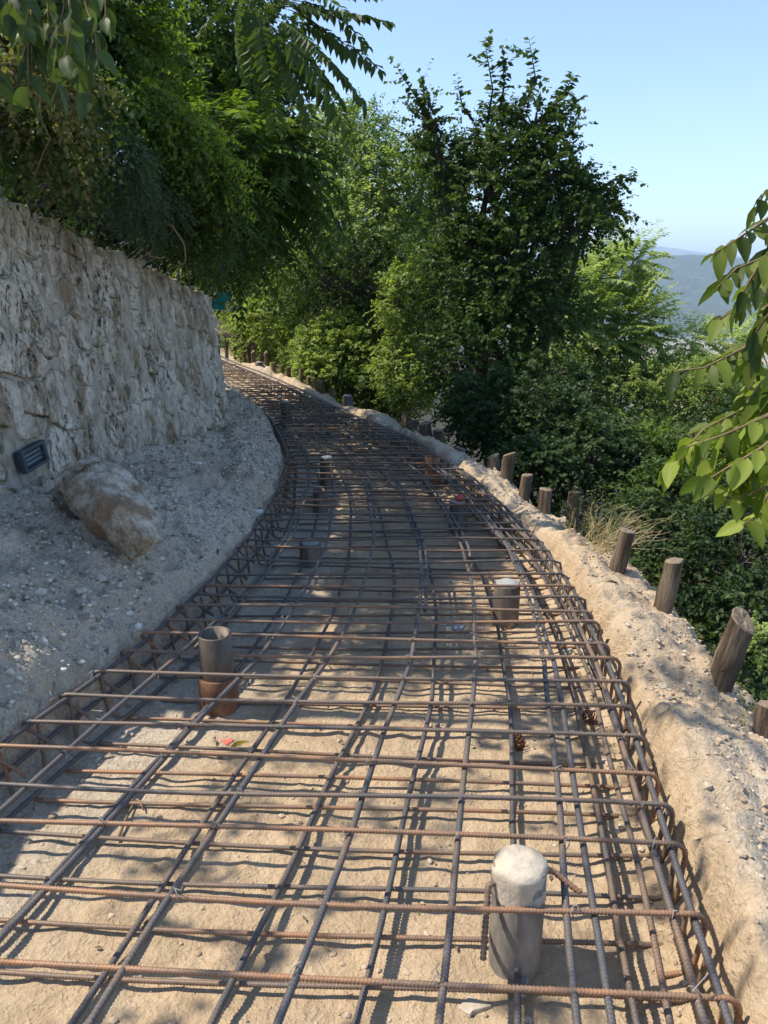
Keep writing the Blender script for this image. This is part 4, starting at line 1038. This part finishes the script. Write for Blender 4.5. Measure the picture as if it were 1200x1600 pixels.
plant('tree_of_heaven', 'flat topped feathery tree before the valley field', 'tree', foot(1090, 13.5),
      [LP(1080, 535, 34, 13.5, 40, 14), LP(1130, 545, 34, 13.5, 40, 12), LP(1170, 530, 26, 13.5, 24, 14)],
      L_pale, .11, 24, .7, .6, .25, .30, pinnate=True, trunk_r=.035, bark=m_palebark, twigs=10)
plant('shrub', 'sunlit leafy shrub under the valley field at right', 'bush', foot(1120, 12.5),
      [LP(1070, 620, 55, 12.5, 170, 40), LP(1130, 610, 50, 12, 150, 34), LP(1180, 640, 50, 11.5, 130, 40), LP(1040, 590, 30, 13, 70, 24)],
      L_pale, .07, 14, 1.1, .35, .3, .5, trunk_r=.04, mat2=L_lite)
plant('shrub', 'pale tangled shrub below the forked pale stem', 'bush', foot(930, 12.8),
      [LP(930, 600, 55, 12.8, 150, 45), LP(1000, 620, 50, 12.4, 140, 45), LP(870, 590, 42, 12.4, 110, 45), LP(985, 570, 34, 13, 70, 24)],
      L_lite, .065, 14, 1.0, .30, .3, .5, trunk_r=.04, mat2=L_mid)
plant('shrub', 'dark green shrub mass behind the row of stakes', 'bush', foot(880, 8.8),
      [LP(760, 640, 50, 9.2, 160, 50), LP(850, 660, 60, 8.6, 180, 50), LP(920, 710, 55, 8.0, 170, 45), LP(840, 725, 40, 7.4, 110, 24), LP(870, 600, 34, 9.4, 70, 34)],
      L_ivy_shade, .06, 15, 1.1, .32, .4, .58, trunk_r=.04)
plant('shrub', 'mid green shrub on the slope right of the dark shrub mass', 'bush', foot(1040, 8.5),
      [LP(1000, 710, 50, 8.4, 150, 34), LP(1080, 725, 50, 7.8, 150, 36), LP(1150, 720, 50, 7.5, 140, 36), LP(1040, 780, 50, 6.8, 130, 34)],
      L_mid, .06, 14, 1.05, .32, .35, .52, trunk_r=.04, mat2=L_dark)
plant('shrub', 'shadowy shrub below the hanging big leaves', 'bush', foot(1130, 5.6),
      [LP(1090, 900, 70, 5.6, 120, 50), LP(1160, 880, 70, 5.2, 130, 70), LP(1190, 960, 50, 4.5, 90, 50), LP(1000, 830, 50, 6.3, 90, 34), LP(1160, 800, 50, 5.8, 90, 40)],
      L_ivy_shade, .055, 12, .95, .26, .35, .52, trunk_r=.03)
plant('weed', 'small bright leafy weed by the stake at the right edge', 'plant', at(1185, 1010, 3.75),
      [LP(1185, 1000, 16, 3.75, 14, 14)], L_lite, .035, 9, 1.0, .12, .3, .6, trunk_r=.008, trunk='stem', crown='foliage')

# ground cover on the slopes
def cover(name, label, xs, ys, mat, leaf, nl, ln, keepf=None, lift=.02, up=1.0):
    z, dl, dr = ground_h(xs, ys); P = np.stack([xs, ys, z + lift], 1)
    d = rng.normal(0, .7, P.shape); d[:, 2] = np.abs(d[:, 2]) * .6 + up
    V, Fa, T = shoots(P, d, ln * rng.uniform(.4, 1.4, len(P)), nl, leaf, .45, .55, .6)
    mb = MB(); mb.add(V, Fa, T); tag(mb.build(name, mat), label, 'ground cover', kind='stuff')
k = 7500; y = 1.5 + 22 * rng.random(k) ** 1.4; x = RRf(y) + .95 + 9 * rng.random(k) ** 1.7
cover('undergrowth', 'dark ivy and bramble undergrowth covering the right slope', x, y, L_ivy_shade, .055, 12, .30)
k = 3500; y = 4 + 24 * rng.random(k); x = RRf(y) + .85 + 14 * rng.random(k) ** 1.3
cover('undergrowth', 'paler leafy undergrowth scattered down the right slope', x, y, L_mid, .06, 10, .45)
k = 4600; y = 3.6 + 24 * rng.random(k) ** 1.2; x = WX(y) - .35 - 6 * rng.random(k) ** 1.6
cover('undergrowth', 'ivy undergrowth on the slope above the stone wall', x, y, L_dark, .05, 12, .35)
k = 500; y = 9 + 9 * rng.random(k); x = RRf(y) + .55 + .6 * rng.random(k)
cover('undergrowth', 'short weeds along the far row of stakes', x, y, L_lite, .04, 8, .18)

k = 420; y = 1.6 + 8 * rng.random(k); x = RRf(y) + .50 + .30 * rng.random(k) + .08 * rng.normal(0, 1, k); q_ = fbm(x * 3, y * 3, 2, 401) > .02; x, y = x[q_], y[q_]
cover('weeds', 'small sparse weeds round the feet of the near stakes', x, y, L_olive, .018, 9, .09)
k = 160; y = 3.9 + 3.2 * rng.random(k); x = WX(y) + .06 + .10 * rng.random(k) ** 2; q_ = fbm(x * 4, y * 4, 2, 411) > .05; x, y = x[q_], y[q_]
cover('weeds', 'tiny weeds at the foot of the stone wall', x, y, L_olive, .012, 8, .06)
# dry weeds
e = empty('dry_weeds', (1.42, 4.75, gz(1.42, 4.75))); tag(e, 'straw coloured dry weed tuft leaning between two wooden stakes', 'weeds')
mb = MB(); ml = MB(); o0 = np.array(e.location)
for k in range(95):
    b = np.array([rng.normal(0, .09), rng.normal(0, .1), 0]); d = np.array([rng.normal(.35, .5), rng.normal(0, .3), rng.uniform(.45, 1.1)]); d /= np.linalg.norm(d)
    L = rng.uniform(.22, .50); ts = np.linspace(0, 1, 6)[:, None]
    P = b + d * L * ts + np.array([.1, 0, -.30]) * L * ts ** 2 + rng.normal(0, .006, (6, 3))
    mb.add(*tube(P, np.linspace(.0022, .0010, 6), 4, False))
    V, Fa, T = shoots(P[2:5], np.tile(d, (3, 1)) + rng.normal(0, .5, (3, 3)), np.full(3, .07), 6, .014, .3, .5); ml.add(V, Fa, T)
mb.build('stems', m_dry, e); ml.build('leaves', leaf_mat("dry_leaf", (.20, .17, .06), (.36, .31, .14)), e)
plant('weed', 'thin upright green weed standing beside the tall straight stake', 'plant', at(905, 838, 5.0),
      [LP(915, 800, 12, 5.0, 14, 30)], L_olive, .03, 9, 1.0, .14, .1, .5, trunk_r=.006, trunk='stem', crown='foliage', extra=[([at(905, 830, 5.0), at(920, 785, 5.0), at(940, 745, 5.0)], 10, .028)])

# --- left side, above the wall
plant('vine_shrub', 'brownish hanging vine shrub at the left edge over the wall', 'shrub', (-2.7, 3.9, 2.6),
      [LP(40, 120, 75, 3.9, 110, 60), LP(110, 160, 60, 4.3, 90, 60), LP(20, 195, 45, 3.9, 50, 28), LP(110, 245, 30, 4.6, 40, 30), LP(60, 200, 40, 4.2, 40, 30)],
      L_olive, .045, 14, .6, .20, .6, .5, hang=.6, trunk_r=.02, mat2=L_dark)
plant('vine_shrub', 'blue green fine leaved shrub spilling over the wall top', 'shrub', (-2.3, 5.1, 2.2),
      [LP(180, 255, 45, 4.9, 110, 48), LP(205, 310, 34, 5.2, 80, 30), LP(160, 225, 40, 4.9, 70, 34), LP(245, 320, 32, 5.5, 70, 30)],
      L_blue, .022, 22, 1.15, .14, .5, .45, hang=.5, trunk_r=.015)
plant('vine_shrub', 'vine mound with a sunlit yellow green crest above the wall', 'shrub', (-2.5, 6.0, 2.4),
      [LP(255, 215, 50, 5.6, 130, 45), LP(300, 275, 50, 5.8, 140, 50), LP(330, 330, 40, 6.0, 100, 40), LP(225, 180, 45, 5.5, 90, 30), LP(265, 300, 42, 6.0, 100, 32),
       (*LP(235, 160, 30, 5.6, 40, 14), L_sunlit), (*LP(275, 190, 34, 5.7, 60, 18), L_sunlit), (*LP(312, 235, 34, 5.8, 60, 22), L_sunlit), (*LP(340, 280, 30, 5.9, 50, 24), L_sunlit)],
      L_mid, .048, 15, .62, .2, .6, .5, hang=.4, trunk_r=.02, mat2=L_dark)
plant('vine_shrub', 'twiggy dark shrub hanging over the far end of the wall', 'shrub', (-2.2, 6.6, 1.9),
      [LP(290, 355, 40, 6.3, 100, 32), LP(325, 370, 34, 6.7, 80, 40), LP(255, 345, 26, 5.9, 40, 20), LP(325, 320, 34, 6.6, 70, 34)],
      L_dark, .03, 18, 1.1, .15, .5, .5, hang=.6, trunk_r=.018, mat2=L_blue)
plant('tree_of_heaven', 'dark feathery leaved tree leaning over the path past the wall', 'tree', (-3.3, 8.6, 2.4),
      [LP(400, 210, 55, 8.0, 60, 50), LP(395, 300, 50, 8.0, 60, 50), LP(440, 265, 34, 8.2, 30, 30), LP(350, 240, 50, 7.6, 50, 50), LP(365, 370, 30, 8.2, 30, 30)],
      L_dark, .12, 26, .6, .6, .35, .34, pinnate=True, trunk_r=.05, twigs=12, hang=.3, mat2=L_mid)
plant('broadleaf_tree', 'leafy tree filling the top left above the vine mound', 'tree', (-4.6, 9.2, 3.4),
      [LP(340, 90, 75, 9.4, 170, 75), LP(290, 130, 60, 9.0, 120, 50), LP(385, 150, 55, 9.8, 130, 60), LP(410, 60, 40, 9.8, 80, 60), LP(270, 40, 60, 9.0, 120, 50), LP(330, 180, 50, 9.2, 100, 40)],
      L_dark, .07, 14, 1.0, .36, .35, .5, trunk_r=.09, mat2=L_mid)
plant('broadleaf_tree', 'dark leafy tree behind the big leaves in the top left corner', 'tree', (-4.2, 5.6, 3.6),
      [LP(180, 80, 50, 5.8, 100, 50), LP(100, 50, 60, 5.4, 100, 55), LP(30, 80, 50, 5.0, 80, 45), LP(190, 10, 50, 5.8, 70, 40), LP(60, -20, 60, 5.4, 70, 40), LP(240, 100, 36, 6.4, 60, 36)],
      L_dark, .055, 14, 1.0, .26, .35, .5, trunk_r=.06, mat2=L_mid)
plant('bushy_tree', 'dark tree closing the view behind the feathery tree past the wall', 'tree', (-4.2, 11.5, 2.2),
      [LP(360, 300, 60, 11, 150, 90), LP(410, 250, 50, 11.5, 120, 60), LP(335, 390, 45, 11.5, 110, 50), LP(385, 370, 34, 12, 70, 50)],
      L_dark, .075, 14, 1.0, .45, .3, .5, trunk_r=.09)
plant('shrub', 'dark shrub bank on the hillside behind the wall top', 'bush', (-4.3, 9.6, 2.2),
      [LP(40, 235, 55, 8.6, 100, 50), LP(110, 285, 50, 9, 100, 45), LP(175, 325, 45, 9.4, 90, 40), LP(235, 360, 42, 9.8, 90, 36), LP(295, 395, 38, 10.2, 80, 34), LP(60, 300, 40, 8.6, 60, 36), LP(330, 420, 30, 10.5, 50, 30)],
      L_ivy_shade, .06, 14, 1.0, .28, .35, .55, trunk_r=.04)
# high crowns over the slope that carry the shade on the path (only their undersides reach the picture)
def C(x, y, z, r, k): return ((x, y, z), (r, r, r * .6), k)
plant('shade_tree', 'tall leafy tree on the slope above the wall, at the top', 'tree', (-4.6, 5.4, 3.8),
[C(-4.0, 4.8, 5.3, .9, 44), C(-4.5, 6.4, 5.6, .9, 44), C(-5.2, 5.6, 6.6, 1.0, 26), C(-3.5, 4.2, 4.4, .5, 10)],
      L_mid, .075, 14, 1.0, .4, .3, .5, trunk_r=.12)
plant('shade_tree', 'second tall leafy tree farther along the slope past the wall', 'tree', (-6.2, 9.4, 4.6),
[C(-4.8, 8.6, 6.2, 1.2, 40), C(-5.6, 10.5, 7.2, 1.4, 60), C(-4.8, 9.8, 5.8, 1.1, 40), C(-6.6, 11.3, 7.0, 1.2, 40)],
      L_mid, .08, 14, 1.0, .45, .3, .5, trunk_r=.13)

# near leaves hung on twigs: every large leaf is a part
m_leafn = leaf_mat("near_leaf", (.035, .065, .014), (.15, .195, .042), .45, .5)
def near_leaves(e, twigs_, meshes, mat, size, spacing, name='leaf', droop=.55, m_tw=None, tints=None):
    o0 = Vector(e.location); cnt = 0
    for tw in twigs_:
        pts = [Vector(p) for p in tw]
        mb = MB(); mb.add(*tube([p - o0 for p in pts], np.linspace(.005, .0018, len(pts)), 5)); mb.build('twig', m_tw or m_twig, e, True)
        L = sum((b - a).length for a, b in zip(pts[:-1], pts[1:])); d_ = spacing * .5; sgn = 1
        while d_ <= L + 1e-6:
            q = d_
            for a, b in zip(pts[:-1], pts[1:]):
                sl_ = (b - a).length
                if q <= sl_: break
                q -= sl_
            pos = a.lerp(b, min(1, q / sl_)); tang = (b - a).normalized()
            side = tang.cross(Vector((0, 0, 1))).normalized() * sgn
            dirv = (side * .75 + tang * .55 + Vector((0, 0, -droop)) + Vector([random.gauss(0, .22) for _ in range(3)])).normalized()
            nv = (Vector((0, 0, 1)) + Vector([random.gauss(0, .3) for _ in range(3)]) - side * .2); nv = (nv - dirv * nv.dot(dirv)).normalized()
            xv = dirv.cross(nv)
            o = bpy.data.objects.new(name, random.choice(meshes)); COL.objects.link(o); o.parent = e
            s_ = size * random.uniform(.7, 1.2)
            o.matrix_local = Matrix.Translation(pos - o0) @ Matrix((xv, dirv, nv)).transposed().to_4x4() @ Matrix.Scale(s_, 4)
            d_ += spacing * random.uniform(.8, 1.2); sgn = -sgn; cnt += 1
    return cnt
def leaf_set(wr, mat, k=4, curl=.22, fold=.14):
    o = []
    for i_ in range(k):
        V, Fa = leafmesh(1, wr * random.uniform(.85, 1.15), 7, curl * random.uniform(.2, 1.6), fold * random.uniform(.4, 1.5))
        me = mesh('leaf', V, Fa, True, {'tint': np.full(len(V), i_ / max(1, k - 1))}); me.materials.append(mat); o.append(me)
    return o
big = leaf_set(.50, m_leafn, 5)
tree_r = empty('broadleaf_tree', (2.75, 2.3, gz(2.75, 2.3))); tag(tree_r, 'near branches of big pointed green leaves hanging in at the right edge', 'tree')
mb = MB(); o0 = np.array(tree_r.location)
hub = np.array([1.12, 2.15, 1.9])
for pts_, r0_, r1_ in (([o0, (2.8, 2.35, 0.6), (2.6, 2.3, 1.6), (2.3, 2.35, 2.6)], .06, .03), ([(2.65, 2.3, 1.4), (2.3, 2.3, 1.75), hub], .025, .012), ([(2.72, 2.32, 1.0), (2.2, 2.2, 1.30), (1.15, 2.05, 1.42)], .02, .006), ([(2.4, 2.33, 2.2), (2.0, 2.3, 2.35), (1.15, 2.2, 2.15)], .02, .006)):
    mb.add(*tube([np.array(p) - o0 for p in pts_], np.linspace(r0_, r1_, len(pts_)), 7))
mb.build('trunk', m_bark, tree_r, True)
tw = []
def T3(*p): tw.append([at(a, b, D) for a, b, D in p])
T3((1215, 330, 2.2), (1195, 345, 2.15), (1150, 375, 2.1), (1110, 400, 2.1))
T3((1215, 380, 2.3), (1200, 400, 2.25), (1150, 420, 2.2), (1120, 450, 2.15))
T3((1215, 400, 2.0), (1195, 430, 2.0), (1160, 480, 2.0), (1120, 500, 2.0))
T3((1215, 290, 2.1), (1195, 300, 2.1), (1180, 330, 2.1))
T3((1215, 520, 2.1), (1195, 520, 2.1), (1160, 545, 2.05), (1100, 575, 2.0), (1055, 580, 2.0))
T3((1215, 470, 1.9), (1195, 480, 1.9), (1190, 540, 1.9), (1170, 570, 1.9))
T3((1215, 560, 2.0), (1195, 590, 2.0), (1160, 640, 1.95), (1100, 670, 1.9), (1040, 735, 1.9))
T3((1215, 640, 1.85), (1195, 650, 1.85), (1150, 670, 1.85), (1080, 690, 1.85))
T3((1215, 700, 2.0), (1195, 690, 2.0), (1160, 700, 1.95), (1110, 720, 1.95))
T3((1215, 720, 1.9), (1195, 730, 1.9), (1180, 740, 1.9), (1130, 760, 1.9))
T3((1215, 760, 2.1), (1195, 780, 2.1), (1190, 800, 2.1), (1160, 820, 2.05))
T3((1215, 600, 1.9), (1195, 620, 1.9), (1180, 680, 1.9), (1150, 740, 1.9))
T3((1215, 430, 2.15), (1195, 460, 2.1), (1200, 480, 2.1), (1180, 620, 2.0))
T3((1215, 640, 1.8), (1200, 650, 1.8), (1130, 680, 1.8), (1070, 700, 1.8))
T3((1215, 680, 1.75), (1190, 700, 1.75), (1130, 735, 1.75), (1090, 760, 1.75))
T3((1215, 720, 1.8), (1200, 760, 1.8), (1150, 780, 1.8))
T3((1215, 340, 1.9), (1210, 380, 1.9), (1170, 440, 1.9), (1150, 480, 1.9))
T3((1215, 430, 1.85), (1215, 470, 1.85), (1180, 520, 1.85))
T3((1215, 610, 1.95), (1195, 650, 1.9), (1195, 700, 1.9), (1170, 740, 1.9))
big_l = leaf_set(.52, leaf_mat("near_leaf_light", (.08, .13, .018), (.24, .30, .06), .52, .5), 5)
low = [t_ for t_ in tw if t_[-1].z < 1.62]; hi = [t_ for t_ in tw if t_[-1].z >= 1.62]
c1 = near_leaves(tree_r, hi, big, m_leafn, .074, .0150) + near_leaves(tree_r, low, big_l, m_leafn, .080, .0150)
assert c1 <= 300, c1
# top left: big leaves
m_leafd = leaf_mat("near_leaf_dark", (.03, .055, .018), (.075, .115, .035), .35, .45)
big2 = leaf_set(.55, m_leafd, 4)
tree_l = empty('broadleaf_tree', (-3.1, 3.4, gz(-3.1, 3.4))); tag(tree_l, 'large leaved tree hanging in at the top left corner', 'tree')
mb = MB(); o0 = np.array(tree_l.location)
mb.add(*tube([np.array(p) - o0 for p in (o0, (-3.0, 3.4, 3.3), (-2.5, 3.4, 3.8), (-1.6, 3.3, 3.6))], [.05, .045, .03, .015], 7)); mb.build('trunk', m_bark, tree_l, True)
mb = MB()
for cc, rr_, kk in (((-2.9, 2.3, 4.1), .6, 22), ((-2.3, 1.75, 4.2), .5, 16), ((-1.8, 2.7, 4.5), .5, 16), ((-3.3, 3.2, 3.9), .4, 10), ((-1.5, 1.6, 4.3), .4, 11), ((-1.5, 3.4, 4.9), .4, 9)):
    P_, d_0 = lobe_pts(cc, (rr_, rr_, rr_ * .5), kk); V, Fa, T = shoots(P_, d_0 + rng.normal(0, .4, d_0.shape), np.full(kk, .3), 9, .085, .3, .5); mb.add(V - o0, Fa, T)
mb.build('crown', L_dark, tree_l)  # extra crown above the view, added to dapple the foreground
tw = []
for k in range(20):
    a0 = rng.uniform(-60, 190); b0 = rng.uniform(-140, -20); D = rng.uniform(2.9, 3.9)
    T3((a0, b0, D), (a0 + rng.uniform(-20, 25), b0 + 70, D), (a0 + rng.uniform(-30, 35), b0 + rng.uniform(120, 190), D - .1))
c2 = near_leaves(tree_l, tw, big2, m_leafd, .10, .045, droop=.8)
# feathery branch against the sky: each compound leaf is a part
fr = []
for k in range(4):
    V, Fa, T = shoots([[0, 0, 0]], [[0, 1, 0]], [1.0], 34, .20, .10 + .12 * k, .40, .1, True, True)
    st_ = tube([(0, u, -(.10 + .12 * k) * u * u) for u in np.linspace(0, 1, 7)], np.linspace(.006, .002, 7), 4)
    mb = MB(); mb.add(V, Fa, np.clip(T * 0 + .15 + .2 * k, 0, 1)); mb.add(st_[0], st_[1], .6); me = mb.mesh('compound_leaf'); me.materials.append(L_dark); fr.append(me)
tree_f = empty('tree_of_heaven', (-3.9, 5.6, gz(-3.9, 5.6))); tag(tree_f, 'feathery branch of long compound leaves dark against the sky at top centre', 'tree')
o0 = Vector(tree_f.location); mb = MB()
hub = at(400, -40, 5.3)
mb.add(*tube([Vector(p) - o0 for p in (tuple(o0), (-3.2, 5.5, 3.9), tuple(at(250, -60, 5.4)), tuple(hub), tuple(at(470, 20, 5.3)))], [.05, .045, .03, .02, .008], 7))
mb.build('trunk', m_bark, tree_f, True)
FR = [((440, 10), (600, 48)), ((450, 30), (585, 98)), ((440, 40), (571, 128)), ((430, 50), (555, 165)), ((440, -10), (582, 5)), ((430, 60), (528, 172)), ((420, 40), (486, 168)),
      ((400, 20), (440, 165)), ((430, -30), (560, -30)), ((390, 0), (395, 130)), ((450, 15), (540, 60)), ((445, 45), (520, 110)), ((410, 50), (470, 130)), ((425, 0), (510, 20)),
      ((380, -20), (350, 90)), ((450, -20), (530, -10)), ((370, -10), (310, 60)), ((430, 30), (500, 80)), ((440, 60), (545, 140)), ((455, 0), (565, 30))]
for k, ((a0, b0), (a1, b1)) in enumerate(FR):
    D0 = 5.3 + rng.uniform(-.2, .2); p0 = at(a0, b0, D0); p1 = at(a1, b1, D0 + rng.uniform(-.25, .25))
    dv = p1 - p0; L = dv.length; dv.normalize(); dv = (dv + Vector((0, 0, .18))).normalized(); nv = Vector((rng.normal(0, .25), -.35 + rng.normal(0, .2), 1)); nv = (nv - dv * nv.dot(dv)).normalized(); xv = dv.cross(nv)
    o = bpy.data.objects.new('compound_leaf', fr[k % 4]); COL.objects.link(o); o.parent = tree_f
    o.matrix_local = Matrix.Translation(p0 - o0) @ Matrix((xv, dv, nv)).transposed().to_4x4() @ Matrix.Scale(L * 1.03, 4)
print('near leaves', c1, c2)

# hanging vine stems over the wall
def vine(pp, r_, label):
    P = [at(*p) for p in pp]; mb = MB(); q = []
    for a, b in zip(P[:-1], P[1:]):
        for u in (0, .33, .66): q.append(a.lerp(b, u) + Vector([random.gauss(0, .006) for _ in range(3)]))
    q.append(P[-1]); mb.add(*tube([v - P[0] for v in q], np.linspace(r_, r_ * .5, len(q)), 6)); o = mb.build('vine', m_twig, None, True); o.location = P[0]; tag(o, label, 'vine', 'bare vines over the wall')
vine(((262, 345, 5.3), (290, 385, 5.25), (286, 412, 5.2), (262, 422, 5.25)), .007, 'looped bare vine curling at the wall top')
vine(((60, 150, 3.6), (75, 220, 3.6), (52, 270, 3.7), (58, 300, 3.8)), .004, 'thin bare vine hanging before the brownish shrub')
vine(((105, 130, 3.8), (112, 200, 3.8), (70, 248, 3.9)), .003, 'thin vine swinging left under the large leaves')
vine(((150, 200, 4.2), (135, 280, 4.2), (148, 330, 4.3)), .003, 'thin vine hanging where the brown and blue green shrubs meet')
vine(((228, 395, 5.1), (245, 402, 5.1), (262, 404, 5.2)), .006, 'short cut stem lying on the wall top')

# ------------------------------------------------------------------ haze
m_haze, t, n, l = new_mat("haze")
pv = n.new('ShaderNodeVolumePrincipled'); pv.inputs['Color'].default_value = (.60, .77, 1.0, 1); pv.inputs['Density'].default_value = 2.3e-4; pv.inputs['Anisotropy'].default_value = 0.0
o_ = n.new('ShaderNodeOutputMaterial'); l.new(pv.outputs[0], o_.inputs['Volume'])
V, Fa = box((0, 2000, 77), (18600, 21000, 506)); hz = link('haze', mesh('haze', V, Fa), m_haze); tag(hz, kind='stuff')
tot = sum(len(o.data.loop_triangles) if False else sum(len(p.vertices) - 2 for p in o.data.polygons) if len(o.data.polygons) < 1 else len(o.data.loops) - 2 * len(o.data.polygons) for o in scene.objects if o.type == 'MESH')
print('triangles', tot)
